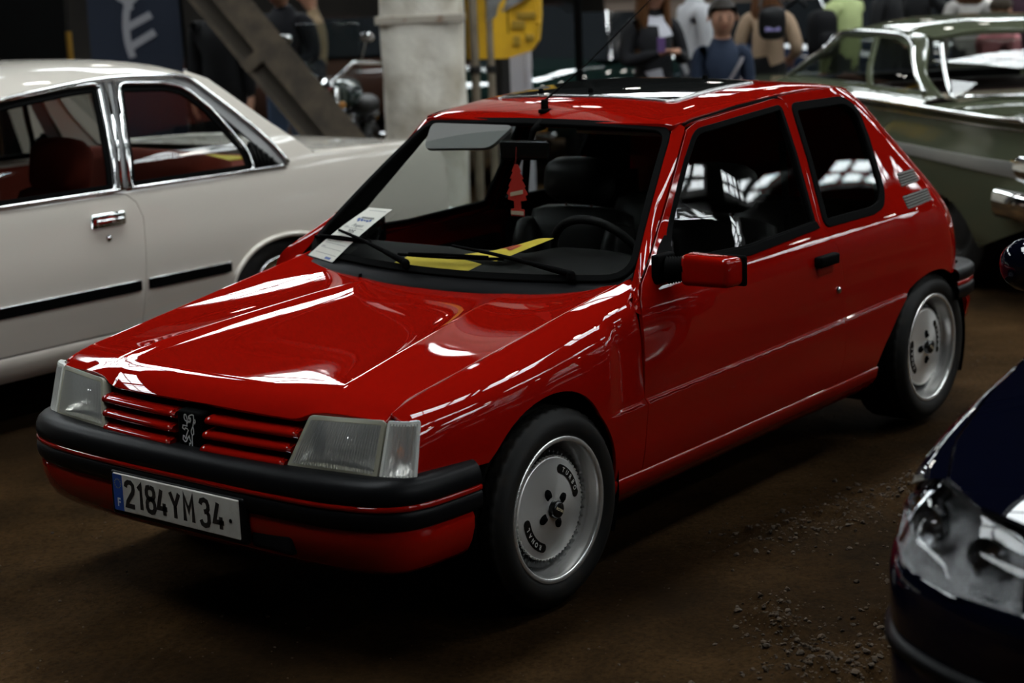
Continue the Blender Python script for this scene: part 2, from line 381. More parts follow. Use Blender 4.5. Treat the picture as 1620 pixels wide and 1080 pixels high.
# loose grit and clods lying on the dirt (nobody could count them)
def clods():
    t = (1+5**.5)/2; I = np.array([(-1, t, 0), (1, t, 0), (-1, -t, 0), (1, -t, 0), (0, -1, t), (0, 1, t), (0, -1, -t), (0, 1, -t), (t, 0, -1), (t, 0, 1), (-t, 0, -1), (-t, 0, 1)])/1.9
    T = [(0, 11, 5), (0, 5, 1), (0, 1, 7), (0, 7, 10), (0, 10, 11), (1, 5, 9), (5, 11, 4), (11, 10, 2), (10, 7, 6), (7, 1, 8), (3, 9, 4), (3, 4, 2), (3, 2, 6), (3, 6, 8), (3, 8, 9), (4, 9, 5), (2, 4, 11), (6, 2, 10), (8, 6, 7), (9, 8, 1)]
    r = np.random.default_rng(9); P = []
    for Pt, w in RIDGES:
        Pt = np.asarray(Pt)
        for a, b in zip(Pt[:-1], Pt[1:]):
            n = int(np.linalg.norm(b-a)*1100); t_ = r.random(n)[:, None]; P.append(a+(b-a)*t_+r.normal(0, w*.7, (n, 2)))
    n1 = sum(map(len, P)); P.append(np.stack([r.uniform(-4, 2, 2600), r.uniform(-1.2, 2.6, 2600)], 1)); P = np.vstack(P)
    S = np.where(np.arange(len(P)) < n1, r.gamma(2.0, .0019, len(P)), r.gamma(2, .0014, len(P))); S = np.clip(S, .0012, .016)
    V = []; F = []; Z = floor_h(P[:, 0], P[:, 1])
    for (x, y), s, z in zip(P, S, Z):
        v = I*r.uniform(.6, 1.15, (12, 1))*np.array([1, r.uniform(.6, 1), r.uniform(.4, .8)])*s; a = r.uniform(0, 6.3); c, q = math.cos(a), math.sin(a)
        v = v@np.array([[c, q, 0], [-q, c, 0], [0, 0, 1]])+np.array([x, y, z+s*.25]); n = len(V)*12; V.append(v); F += [(i+n, j+n, k+n) for i, j, k in T]
    o = mk('loose_grit', np.vstack(V), F, mat('grit', (.066, .040, .019), .9, noise=(30, (.030, .018, .0085), .35, .65)), smooth=False)
    tag(o, 'loose brown grit and dirt clods scattered over the floor', 'grit', kind='stuff')
clods()
M_CEIL = mat('sooty_boards', (.02, .018, .016), .85, noise=(1.5, (.012, .011, .010), .3, .7)); M_STEEL = mat('dark_steel', (.016, .015, .014), .6, spec=.2); M_TRUSS = mat('sooty_truss', (.006, .0055, .005), .9, spec=.05)
M_WALL = mat('grimy_plaster', (.045, .038, .032), .9, noise=(.7, (.022, .019, .016), .3, .7)); M_PANE = glass('skylight_glass', (.95, .97, .97))
ys = [HY0]+[c+s*w/2 for c, w in STRIPS for s in (-1, 1)]+[HY1]
mb = MB()
for a, b in zip(ys[::2], ys[1::2]): mb.box((HX0, a, HZ), (HX1, b, HZ+.15))
for c, w_ in STRIPS: mb.box((SKX1 if c != 4.6 else .5, c-w_/2, HZ), (HX1, c+w_/2, HZ+.15))  # one added strip is shut sooner to clear a windscreen reflection
for x in np.arange(HX0, HX1, 7.): 
    for c, w_ in STRIPS: mb.box((x-.9, c-w_/2, HZ), (x+.9, c+w_/2, HZ+.15))
ceil = mb.build('ceiling', M_CEIL, smooth=False, kind='structure')
for c, w_ in STRIPS:
    b0 = np.arange(HX0, HX1, 7.)
    for x0, x1 in zip(b0, list(b0[1:])+[HX1]):
        x0 += .9; x1 = min(x1-.9, SKX1 if c != 4.6 else .5)
        if x1-x0 < .5: continue
        mk('skylight_pane', [(x0, c-w_/2, HZ+.1), (x1, c-w_/2, HZ+.1), (x1, c+w_/2, HZ+.1), (x0, c+w_/2, HZ+.1)], [(0, 1, 2, 3)], M_PANE, ceil, smooth=False)
        m2 = MB()
        for x in np.arange(x0+1.04, x1-.2, 1.04): m2.box((x-.03, c-w_/2, HZ+.02), (x+.03, c+w_/2, HZ+.09))
        m2.box((x0, c-.02, HZ+.02), (x1, c+.02, HZ+.09)); m2.build('glazing_bar', M_STEEL, ceil, smooth=False)
        L = bpy.data.lights.new('skylight_portal', 'AREA'); L.shape = 'RECTANGLE'; L.size = x1-x0; L.size_y = w_; L.cycles.is_portal = True
        lo = bpy.data.objects.new('skylight_portal', L); COL.objects.link(lo); lo.location = ((x0+x1)/2, c, HZ-.01)
for x in np.arange(HX0+3.5, HX1, 7.):
    m2 = MB(); m2.box((x-.08, HY0, HZ-.55), (x+.08, HY1, HZ-.47)); m2.box((x-.08, HY0, HZ-.12), (x+.08, HY1, HZ-.02))
    yy = np.arange(HY0, HY1, 1.5)
    for i, y in enumerate(yy[:-1]): m2.tube([(x, y, HZ-.5 if i % 2 else HZ-.08), (x, y+1.5, HZ-.08 if i % 2 else HZ-.5)], .035, 4)
    m2.build('roof_truss', M_TRUSS, ceil, smooth=False)
for n, lo, hi in (('wall_back', (HX0-.2, HY0, -.1), (HX0, HY1, HZ)), ('wall_front', (HX1, HY0, -.1), (HX1+.2, HY1, HZ)), ('wall_right', (HX0, HY0-.2, -.1), (HX1, HY0, HZ)), ('wall_left', (HX0, HY1, -.1), (HX1, HY1+.2, HZ))):
    q = MB().box(lo, hi); struct(n, q.V, q.F, M_WALL, smooth=False)
# ceiling lamps: small bright round high-bay lamps in rows
M_LAMP = mat('lamp_disc', (.9, .9, .9), .4, emit=(1, .97, .9), estr=60.); M_LH = mat('lamp_housing', (.12, .12, .12), .5)
def lamps():
    t0 = None
    for iy, y in enumerate((-14.8, -6.2, 3.4, 12.)):
        for ix, x in enumerate(np.arange(-33.5, -1.5, 3.6)):
            t = thing('ceiling_lamp', 'round high-bay lamp hanging in rows under the dark roof', 'lamp', (x, y, HZ-1.15), 0, 'high-bay lamps under the roof')
            if t0 is None:
                h = MB().lathe([(0, .42), (.05, .42), (.07, .2), (.17, .06), (.2, 0), (.19, 0)], 16).tube([(0, 0, .4), (0, 0, 1.2)], .012, 6)
                a = h.build('housing', M_LH, t); b = MB().lathe([(0, .01), (.18, .01), (.18, .03)], 16).build('diffuser', M_LAMP, t); t0 = (a, b)
            else:
                for q in t0: c = q.copy(); COL.objects.link(c); c.parent = t
lamps()
# ------------------------------------------------------------------ red hatchback
M_RED = mat('red_paint', (.25, .0040, .0016), .5, coat=1., coatr=.015, spec=0.)
M_BLKP = mat('black_bumper_plastic', (.0035, .0035, .004), .38, spec=.5, ior=1.2, bump=(900, .15, .001))
M_RUB = mat('black_rubber', (.003, .003, .003), .6, spec=.5, ior=1.06)
M_GLOSSBLK = mat('gloss_black', (.006, .006, .006), .18)
M_DARK = mat('dark_void', (.004, .004, .004), .9, spec=.1)
M_TRIM = mat('charcoal_trim', (.010, .0095, .009), .6, ior=1.15, bump=(500, .2, .001)); M_SEAT = mat('charcoal_leather', (.018, .017, .016), .42, spec=.2, bump=(160, .2, .002))
M_WS = glass('windscreen_glass', (.88, .91, .90), 1.5, refl=.8); M_SG = glass('side_glass', (.70, .72, .71), 1.5, refl=1.0)
M_CHROME = mat('chrome', (.78, .78, .78), .08, metal=1.); M_ALU = mat('machined_aluminium', (.88, .87, .84), .34, metal=.8, aniso=.75)
M_LENS = glass('lamp_glass', (.97, .97, .95), 1.45, rough=.06, frost=.34); M_REFL = mat('reflector', (.80, .79, .74), .28, metal=.8, bump=(38, .5, .012))
M_BEZ = mat('lamp_bezel', (.30, .285, .22), .45)
RC = thing('hatchback_car', 'glossy red three-door hatchback car with sunroof, alloy wheels and French number plate', 'car')
ysz = spline1([.10, .19, .28, .40, .55, .70, .76, .80, .84, .88, 1.05, 1.2, 1.3, 1.42], [.66, .715, .752, .775, .782, .7815, .777, .769, .7555, .7385, .664, .597, .55, .485])
xe = cubic1([1.36, 1.31, 1.263, 1.113, 1.0, .89, .78, .67, .55, .3, .1], [-2.18, -2.25, -2.33, -2.47, -2.57, -2.655, -2.715, -2.745, -2.75, -2.73, -2.68])
zcr = lambda x: .503+.0215*(-.435-x)
def yside(x, z):
    x = np.asarray(x, float); z = np.asarray(z, float); y = ysz(z)
    y = y-.050*np.clip(x/.53, 0, 2)**2
    d = np.clip(xe(z)+.27-x, 0, .5)/.27; y = y-.11*d**2.5
    y = y-.010*np.clip((-1.7-x)/.9, 0, 1)**2*ss(z, .85, 1.1)
    y = y-.042*ss(x, -1.2, -.62)*ss(z, .84, 1.0)
    # feature line: a small upward facing ledge
    q = z-zcr(x); led = ss(x, -2.30, -2.12)*(1-ss(x, -.32, -.24))
    y = y+led*(np.where(q > 0, -.004*(1-ss(q, .012, .12))-.0045*ss(q, 0, .012), .0045*(1-ss(-q, 0, .10))+0*q))
    return y
def fside(x, z): return np.stack([np.asarray(x, float), yside(x, z), np.asarray(z, float)], -1)
def crease_rows(x0, x1):
    xs = np.arange(x0, x1, .02); return np.concatenate([np.stack([xs, zcr(xs)+k], 1) for k in (-.045, -.025, -.012, -.004, .0, .004, .008, .012, .017, .028, .045)])
ARCHF = [(.03+.323*math.cos(a), .29+.323*math.sin(a)) for a in np.radians(np.arange(42, 190, 6))]
ARCHR = spl([(-1.955, .30), (-1.985, .36), (-2.048, .433), (-2.125, .513), (-2.21, .567), (-2.314, .592), (-2.42, .597), (-2.51, .577), (-2.58, .53), (-2.63, .46), (-2.66, .36)], res=.03)
# --- fender: side below .62 m, rolled over to the bonnet shut line above
ZJ, LF = .52, .34
zsh = lambda x: .696+.156*(.494-np.asarray(x, float))-.012*np.clip((np.asarray(x)-.45)/.1, 0, 1)**2
def ffend(x, wv):
    x = np.asarray(x, float); wv = np.asarray(wv, float); t = np.clip((wv-ZJ)/LF, 0, 1.05)
    y0 = yside(x, np.full_like(x, ZJ)); dy = (yside(x, np.full_like(x, ZJ))-yside(x, np.full_like(x, ZJ-.02)))/.02
    Z = zsh(x); r = 1-ss(x, -.42, .40); Zs = Z-.062-.034*r
    P0y, P0z = y0, ZJ; r2 = 1-ss(x, -.44, -.10); P1y, P1z = y0+dy*.05+.020*r2, Zs-.012; P2y, P2z = y0-.020+.034*r2, Zs+.022+.006*r+.030*r2; P3y, P3z = np.full_like(x, .662), Z
    b0, b1, b2, b3 = (1-t)**3, 3*t*(1-t)**2, 3*t*t*(1-t), t**3
    y = b0*P0y+b1*P1y+b2*P2y+b3*P3y; z = b0*P0z+b1*P1z+b2*P2z+b3*P3z
    lo = wv < ZJ
    # corner beside the lamp: nose drops at the very front
    return np.stack([x, np.where(lo, yside(x, np.minimum(wv, ZJ)), y), np.where(lo, wv, z)], -1)
WT = ZJ+LF
fo = [(-.436, .27), (-.4355, .50), (-.4335, .66)] + [(-.4335, .74), (-.440, .785), (-.50, .80), (-.56, .825), (-.56, WT)] + [(.550, WT), (.543, ZJ+.29), (.522, ZJ+.20), (.516, ZJ+.14), (.522, ZJ+.09), (.535, ZJ+.03), (.553, .512)] + [(.42, .500), (.29, .496)] + ARCHF[2:] + [(-.287, .255)]
panel('front_fender', rnd(fo, [0]*len(fo)), ffend, M_RED, RC, both=True, res=.028, hint=(0, 1, 0), extra=np.vstack([crease_rows(-.43, -.2), np.array([(x, ZJ+q) for x in np.arange(-.43, .55, .03) for q in np.arange(.06, .33, .016)])]), gap=.0018)
# --- door with window opening
do = [(-.44, .285), (-.436, .50), (-.433, .66), (-.434, .765), (-.447, .818), (-.479, .857), (-.594, .916), (-.680, .962), (-.746, 1.008), (-.865, 1.114), (-.972, 1.212), (-1.020, 1.255), (-1.085, 1.274), (-1.335, 1.292), (-1.60, 1.308), (-1.655, 1.300), (-1.668, 1.275), (-1.634, 1.10), (-1.578, .878), (-1.605, .85), (-1.648, .796), (-1.663, .742), (-1.676, .654), (-1.680, .52), (-1.682, .40), (-1.66, .315), (-1.62, .300)]
dh = rnd([(-.665, .882), (-.712, .940), (-.766, .985), (-.86, 1.075), (-.955, 1.163), (-1.061, 1.248), (-1.335, 1.264), (-1.622, 1.280), (-1.60, 1.12), (-1.548, .885), (-1.1, .868)], [.02, 0, 0, 0, 0, .04, 0, .02, 0, .01, 0])
DOORS = []
doors = [thing('door', '', '') for _ in (0, 1)]
for d in doors:
    for k_ in list(d.keys()): del d[k_]
    d.parent = RC
V, F, N = surf_mesh(do, fside, res=.028, holes=[dh], extra=crease_rows(-1.67, -.44), excl=lambda x, z: abs(z-zcr(x)) < .055, gap=.0018); both('door_skin', V, F, M_RED, doors, N)
def offs(f, d, hint=(0, 1, 0)):
    def g(a, b):
        e = 1e-3; P = f(a, b); n = np.cross(f(a+e, b)-f(a-e, b), f(a, b+e)-f(a, b-e)); n /= np.linalg.norm(n, axis=1)[:, None]
        if n.mean(0)@np.array(hint) < 0: n = -n
        return P+n*d
    return g
def ring(outer, inner, f, res=.02, d0=0., thick=.012, hint=(0, 1, 0)): return surf_mesh(outer, offs(f, d0, hint), res=res, holes=[inner], thick=thick, gap=0, hint=hint, bev=.003)
V, F, N = ring(inset(resample(dh, .03), -.004), inset(resample(dh, .03), .011), fside, d0=.003); both('window_rubber', V, F, M_RUB, doors, N)
V, F, N = surf_mesh(dh, offs(fside, -.008), res=.05, thick=0, gap=0); both('window_glass', V, F, M_SG, doors, N)
# waist seal strip below the glass
wl = [(-.60, .862), (-.63, .884), (-1.1, .872), (-1.552, .892), (-1.560, .870), (-1.1, .848)]
V, F, N = surf_mesh(wl, offs(fside, .007), res=.03, thick=.012, gap=0); both('waist_seal', V, F, M_RUB, doors, N)
# handle, recess, lock
hm = MB().rbox((-1.602, .768, .748), (-1.470, .801, .786), .008, 2)
both('door_handle', hm.V, hm.F, M_RUB, doors)
rc = rnd([(-1.60, .735), (-1.478, .735), (-1.47, .782), (-1.604, .782)], .015)
rv = MB(); P = np.array(rnd([(-1.598, .716), (-1.482, .716), (-1.472, .75), (-1.60, .75)], .022)); c = P.mean(0)
q1 = fside(P[:, 0], P[:, 1])+np.array([0, .0012, 0]); q2 = fside((P[:, 0]-c[0])*.84+c[0], (P[:, 1]-c[1])*.7+c[1])+np.array([0, .0035, 0]); n = len(P)
rv.add(np.vstack([q1, q2]), [(i, (i+1) % n, n+(i+1) % n, n+i) for i in range(n)]+[tuple(range(n, 2*n))]); both('handle_surround', rv.V, rv.F, M_RED, doors)
lk = MB().lathe([(0, .010), (.009, .010), (.012, .007), (.013, 0)], 14, 'y', (-1.628, .776, .647)); both('door_lock', lk.V, lk.F, M_CHROME, doors)
# --- rear quarter
q_top = [(-1.63, 1.312), (-1.80, 1.316), (-2.0, 1.314), (-2.14, 1.305)]
zz = np.array([1.263, 1.2, 1.113, 1.0, .89, .78, .67, .56]); re_ = [(xe(z), z) for z in zz]
qo = [(-1.636, .285), (-1.66, .315), (-1.682, .40), (-1.680, .52), (-1.676, .654), (-1.663, .742), (-1.648, .796), (-1.605, .85), (-1.578, .878), (-1.634, 1.10), (-1.668, 1.275), (-1.655, 1.30)]+q_top+[(-2.215, 1.285)]+re_+[(-2.69, .555)]+[tuple(p) for p in ARCHR[::-1] if p[1] < .56 and p[0] < -2.5][::-1][:0]+[tuple(p) for p in ARCHR[::-1] if not (p[0] < -2.5 and p[1] < .55)]
qh = rnd([(-1.608, .872), (-1.663, 1.09), (-1.695, 1.276), (-2.06, 1.272), (-2.142, 1.232), (-2.137, 1.118), (-2.100, .94), (-2.05, .885), (-1.96, .872)], [.03, 0, .03, .03, .04, 0, .03, .03, 0])
ven = [[(-2.248, .981), (-2.393, .983), (-2.392, .938), (-2.240, .932)], [(-2.219, .900), (-2.433, .906), (-2.432, .862), (-2.226, .851)]]
V, F, N = surf_mesh(qo, fside, res=.028, holes=[qh]+[rnd(v, .012) for v in ven], extra=crease_rows(-2.3, -1.69), excl=lambda x, z: (abs(z-zcr(x)) < .055) & (x > -2.3), gap=.0015); QP = both('rear_quarter_panel', V, F, M_RED, RC, N)
V, F, N = ring(inset(resample(qh, .03), -.006), inset(resample(qh, .03), .019), fside, d0=.006); both('window_rubber', V, F, M_RUB, QP, N)
V, F, N = surf_mesh(qh, offs(fside, -.002), res=.05, thick=0, gap=0); both('quarter_glass', V, F, M_SG, QP, N)
M_VENT = mat('vent_grey_plastic', (.085, .08, .07), .5)
for v in ven:
    V, F, N = surf_mesh(inset(rnd(v, .012), .001), offs(fside, -.006), res=.03, thick=.004, gap=0); vp = both('air_vent', V, F, M_DARK, RC, N)
    v = np.array(v)
    for k in range(5):
        t0, t1 = (k+.12)/5, (k+.72)/5; a, b, c_, d_ = v[3]+(v[0]-v[3])*t0, v[2]+(v[1]-v[2])*t0, v[2]+(v[1]-v[2])*t1, v[3]+(v[0]-v[3])*t1
        V, F, N = surf_mesh([a, b, c_, d_], offs(fside, .003), res=.03, thick=.008, gap=.0005); both('vent_slat', V, F, M_VENT, vp, N)
# --- sill
def fsill(x, v):
    t = np.asarray(v, float); y = np.interp(t, [0, .25, .45, .7, 1], [.744, .762, .757, .735, .66]); z = np.interp(t, [0, .25, .45, .7, 1], [.300, .290, .262, .215, .175])
    z = z+.012*np.clip((-.5-np.asarray(x))/1.4, 0, 1); return np.stack([np.asarray(x, float), y, z], -1)
xs = np.linspace(-1.965, -.285, 40); ts = np.array([0, .1, .2, .27, .35, .45, .6, .8, 1]); P = np.stack([fsill(xs, np.full_like(xs, t)) for t in ts], 1)
V, F = grid(P); both('sill', V, F, M_RED, RC)
# --- bonnet
xfe = cubic1([0, .2, .385, .425, .55, .66], [.635, .630, .613, .600, .581, .566]); drp = cubic1([0, .37, .43, .50, .66], [.043, .046, .026, .018, .016])
zc_h = spline1([.70, .55, .4, .2, 0, -.25, -.5, -.6], [.676, .698, .716, .737, .756, .779, .801, .81])
def fhood(x, y):
    x = np.asarray(x, float); a = np.abs(np.asarray(y, float)); ze = zsh(x); s = np.clip(a/.66, 0, 1); yc = .425+.17*(x-.40)
    z = zc_h(x)+(ze-zc_h(x))*s**2.6
    fade = ss(x, -.55, -.2)*(1-ss(x, .42, .58)); d = a-yc
    z = z+fade*.0085*np.where(d < 0, np.exp(d/.05), np.exp(-d/.11))
    df = np.clip(xfe(a)-x, 0, .2); z = z-drp(a)*np.clip(1-df/.10, 0, 1)**2.4
    return np.stack([x, np.asarray(y, float), z], -1)
yy = np.linspace(-.658, .658, 41); fr = [(xfe(abs(y)), y) for y in yy]
rear = [(-.470+.05*(1-(y/.658)**2)-.0, y) for y in yy[::-1]]
ex = [(x, s*(.425+.17*(x-.40))+k) for x in np.arange(-.45, .56, .022) for s in (-1, 1) for k in (-.02, -.008, 0, .008, .02)] + [(xfe(abs(y))-k, y) for y in np.arange(-.64, .65, .025) for k in (.008, .018, .03, .045, .065)]
V, F, N = surf_mesh(fr+rear, fhood, res=.028, thick=.016, gap=.002, hint=(0, 0, 1), extra=ex); HOOD = mk('bonnet', V, F, M_RED, RC, N)
for y in (-.33, .02): 
    nz = MB().lathe([(0, .012), (.006, .011), (.008, 0)], 10, c=tuple(fhood(np.array([-.40]), np.array([y]))[0])); nz.build('washer_jet', M_RUB, HOOD)
# --- windscreen
def fws(u, v):
    u = np.asarray(u, float); v = np.asarray(v, float); b = 1-np.abs(u)**2
    B = np.stack([-.504+.085*b, .689*u, .855-.022*b], -1); T = np.stack([-.997+.012*b, .517*u, 1.264+.014*b], -1)
    P = B+(T-B)*v[..., None]; k = (.018*4*v*(1-v)*(.6+.4*b)); P[..., 0] += k*.6; P[..., 2] += k*.7; return P
wso = rnd([(-1, 0), (1, 0), (1, 1), (-1, 1)], [.13, .13, .10, .10], 6); wsi = rnd([(-.978, .03), (.978, .03), (.968, .965), (-.968, .965)], [.12, .12, .09, .09], 6)
V, F, N = surf_mesh(inset(resample(wso, .1), .01), offs(fws, -.004, (1, 0, 1)), res=.08, thick=0, gap=0, hint=(1, 0, 1)); mk('windscreen', V, F, M_WS, RC, N)
V, F, N = surf_mesh(wso, offs(fws, .004, (1, 0, 1)), holes=[wsi], res=.04, thick=.014, gap=0, hint=(1, 0, 1), bev=.004); mk('windscreen_seal', V, F, M_RUB, RC, N)
# --- A pillars and header: red skin between seal and door / roof
def strip(A, B, n=5, bulge=0., hint=(0, 1, 0)):
    A = np.asarray(A); B = np.asarray(B); t = np.linspace(0, 1, n); P = A[:, None]*(1-t)[None, :, None]+B[:, None]*t[None, :, None]
    P = P+np.array(hint)*bulge*(4*t*(1-t))[None, :, None]; return grid(P)
vv = np.linspace(-.16, 1.04, 28); A = fws(np.full_like(vv, 1.0), vv)+np.array([-.002, .0, -.004])
dfx = [(-.437, .765), (-.447, .818), (-.479, .857), (-.594, .916), (-.680, .962), (-.746, 1.008), (-.865, 1.114), (-.972, 1.212), (-1.020, 1.255)]; D = spl(dfx, n=6); D = np.stack([np.interp(np.linspace(0, len(D)-1, 28), np.arange(len(D)), D[:, i]) for i in (0, 1)], 1)
B = fside(D[:, 0], D[:, 1])+np.array([.008, -.001, .006])
V, F = strip(A, B, 7, .004, (.2, .9, .3)); 
q = [f[::-1] for f in F]; both('windscreen_pillar', V, q, M_RED, RC)
# --- roof
zc_r = spline1([-.95, -1.02, -1.10, -1.22, -1.45, -1.7, -1.95, -2.12, -2.24, -2.36], [1.262, 1.288, 1.313, 1.336, 1.354, 1.3615, 1.346, 1.315, 1.278, 1.23])
ze_r = spline1([-.95, -1.01, -1.1, -1.335, -1.669, -2.0, -2.15, -2.25, -2.36], [1.255, 1.272, 1.284, 1.303, 1.318, 1.314, 1.298, 1.272, 1.22])
def froof(x, y):
    x = np.asarray(x, float); a = np.abs(np.asarray(y, float)); zc = zc_r(x); ze = ze_r(x)
    z = zc-(zc-ze-.012)*np.clip(a/.54, 0, 1.2)**2.3-.012*np.clip((a-.46)/.08, 0, 1.2)**2
    return np.stack([x, np.asarray(y, float), z], -1)
zq = lambda x: np.interp(-np.asarray(x, float), [1.0, 1.07, 1.335, 1.63, 1.8, 2.0, 2.14, 2.205, 2.25], [1.262, 1.281, 1.300, 1.312, 1.316, 1.314, 1.305, 1.288, 1.272])
yre = lambda x: yside(np.asarray(x, float), zq(x))-.004
yr = np.linspace(-1, 1, 21); rf = [(-.985+.014*(1-u*u), .525*u) for u in yr]; rr = [(-2.200-.028*(1-u*u), float(yre(-2.200))*u) for u in yr[::-1]]
re1 = [(x, float(yre(x))) for x in (-1.06, -1.18, -1.3, -1.5, -1.67, -1.85, -2.0, -2.1, -2.16)]; ro = rf+re1+rr+[(x, -y) for x, y in re1[::-1]]
so = rnd([(-1.215, -.385), (-1.215, .385), (-1.76, .375), (-1.76, -.375)], .035)
ex = [(x, s*k) for x in np.arange(-2.2, -1.0, .03) for s in (-1, 1) for k in (.46, .48, .50, .515, .53)]
V, F, N = surf_mesh(ro, froof, res=.035, holes=[so], thick=.02, gap=.001, hint=(0, 0, 1), extra=ex); ROOF = mk('roof', V, F, M_RED, RC, N)
V, F, N = surf_mesh(inset(so, .016), offs(froof, .006, (0, 0, 1)), res=.05, thick=.008, gap=0, hint=(0, 0, 1)); M_SUNG = mat('sunroof_glass', (.012, .013, .013), .03, coat=.5, coatr=.01); SUN = mk('sunroof', V, F, M_SUNG, RC, N)
V, F, N = ring(inset(so, -.004), inset(so, .018), froof, d0=.005, hint=(0, 0, 1)); mk('sunroof_frame', V, F, [mat('sunroof_trim', (.30, .30, .30), .25, metal=1.)], SUN, N)
for x, y in ((-1.27, .0), (-1.27, -.22), (-1.70, .2)): MB().lathe([(0, .014), (.008, .013), (.011, .004), (.012, 0)], 10, c=tuple(froof(np.array([x]), np.array([y]))[0]+np.array([0, 0, .006]))).build('sunroof_latch', M_RUB, SUN)
# rain gutter line between roof and door
xs = np.linspace(-1.66, -1.02, 30); g1 = fside(xs, np.interp(-xs, [1.02, 1.07, 1.335, 1.66], [1.270, 1.281, 1.300, 1.312])); 
V, F = tube(g1+np.array([0, -.006, -.001]), .0055, 6); both('roof_gutter', V, F, M_DARK, RC)
V, F = strip(g1+np.array([0, -.004, .003]), froof(xs, yre(xs)), 4, .004, (0, .7, .7)); both('cant_rail', V, [f[::-1] for f in F], M_RED, RC)
xs = np.linspace(-2.20, -1.64, 24); g2 = fside(xs, np.interp(-xs, [1.63, 1.8, 2.0, 2.14, 2.215, 2.25], [1.312, 1.316, 1.314, 1.305, 1.285, 1.272])); V, F = strip(g2+np.array([0, -.003, -.001]), froof(xs, yre(xs)), 4, .003, (0, .7, .7)); both('cant_rail', V, [f[::-1] for f in F], M_RED, RC)
# --- tailgate
zt = np.array([1.285, 1.263, 1.2, 1.113, 1.0, .89, .78, .67, .56]); E_ = fside(np.where(zt > 1.27, -2.205, xe(zt)), zt)
us = np.linspace(-1, 1, 31); bw = np.array([.028, .045, .065, .07, .075, .075, .065, .05, .04])
P = np.stack([np.stack([E_[:, 0]-bw*(1-abs(u)**2.2), E_[:, 1]*u, zt+(.03*(1-u*u) if 0 else 0)+np.where(zt > 1.25, .030*(1-u*u), 0)], -1) for u in us], 1)
V, F = grid(P); TG = mk('tailgate', V, F, M_RED, RC)
Pg = P[2:5, 4:-4]+np.array([-.006, 0, .004]); V, F = grid(Pg); mk('rear_window', V, F, mat('rear_glass', (.01, .012, .012), .04), TG)
tl = MB().rbox((-2.782, .47, .66), (-2.70, .62, .80), .012); both('tail_lamp', tl.V, tl.F, mat('tail_red', (.35, .01, .01), .15, coat=1), RC)
# --- wheel arch liners, floor, engine bay (dark)
def liner(cx, cz, r, y0, y1):
    a = np.radians(np.linspace(-25, 205, 24)); P = np.stack([np.stack([cx+r*np.cos(a), np.full_like(a, y), cz+r*np.sin(a)], -1) for y in (y1, y0)], 1); V, F = grid(P); n = len(V)
    V = np.vstack([V, [[cx, y0, cz]]]); F = F+[(2*i+1, 2*i+3, n) for i in range(23)]; return V, F
for (cx, r) in ((.03, .335), (-2.37, .345)):
    V, F = liner(cx, .29, r, .50, .765); both('wheel_arch_liner', V, F, M_DARK, RC)
b = MB().box((-2.70, -.60, .20), (.40, .60, .24)).box((-.40, -.60, .24), (.50, .60, .62)); b.build('floor_pan', M_DARK, RC, smooth=False)
ap = MB()
for s in (-1, 1): ap.box((-1.96, s*.60-.02, .18), (-.30, s*.60+.02, .32))
ap.build('inner_sill', M_DARK, RC, smooth=False)
# --- front bumper: black mouldings, red insert, red apron; swept round the nose
def bpath(z, dx=0., off=0.):
    h = [(.718, 0), (.718, .20), (.712, .40), (.697, .56), (.664, .68), (.610, .748), (.53, .778), (.42, .787), (.352, .788)]
    h = spl([(x, y) for x, y in h], n=5); h = np.vstack([h[::-1], (h*np.array([1, -1]))[1:]]); return np.column_stack([h[:, 0], h[:, 1], np.full(len(h), z)])
BP = bpath(0)
def swp(name, prof, m, path=BP):
    V, F = sweep(path, prof); return mk(name, V, F, m, BUM)
BUM = thing('front_bumper', '', ''); [BUM.__delitem__(k) for k in list(BUM.keys())]; BUM.parent = RC
cap = lambda pr: pr
swp('upper_moulding', [(-.09, .522), (-.045, .524), (-.02, .520), (-.006, .508), (.001, .492), (.004, .474), (.002, .462), (-.003, .457), (-.02, .457)], M_BLKP)
swp('red_insert', [(-.02, .4590), (.001, .4585), (.004, .455), (.004, .447), (.001, .4435), (-.02, .443)], M_RED)
swp('lower_moulding', [(-.02, .445), (-.003, .4445), (.003, .438), (.005, .425), (.004, .405), (-.001, .394), (-.008, .390), (-.03, .390)], M_BLKP)
ap_prof = [(-.012, .392), (-.006, .375), (-.008, .345), (-.018, .31), (-.034, .28), (-.056, .262), (-.09, .256), (-.14, .258)]
V, F = sweep(BP[2:-2], ap_prof); mk('apron', V, F, M_RED, BUM)
# plate holder, plate, lettering
px = lambda z: .731-.10*0
PH = MB().rbox((.700, -.278, .300), (.728, .278, .433), .012, 2).build('plate_holder', M_BLKP, BUM)
PL = MB().rbox((.722, -.26, .316), (.7315, .26, .426), .003, 1).build('number_plate', mat('plate_white', (.56, .54, .49), .45, noise=(20, (.45, .43, .38), .45, .75)), RC, label='white French number plate reading 2184 YM 34')
PO = np.array([.7322, 0, .371]); PEX, PEY = (0, 1, 0), (0, 0, 1)
eb = MB().add(place(np.array([(-.258, -.053, 0), (-.217, -.053, 0), (-.217, .053, 0), (-.258, .053, 0)]), PO-np.array([.0003, 0, 0]), PEX, PEY), [(0, 1, 2, 3)]); eb.build('euro_band', mat('plate_blue', (.012, .06, .30), .45), PL, smooth=False)
V, F = textmesh('F', .034, .9, .001); mk('plate_letter', place(V+np.array([-.237, -.030, 0]), PO, PEX, PEY), F, mat('plate_letter_white', (.6, .6, .6), .5), PL, smooth=False)
st = MB()
for k in range(12):
    a = k*math.pi/6; V, F = [(.0022*math.cos(t), .0022*math.sin(t), 0) for t in np.arange(0, 6.2, 1.05)], [tuple(range(6))]
    st.add(place(np.array(V)+np.array([-.237+.013*math.cos(a), .026+.013*math.sin(a), 0]), PO, PEX, PEY), F)
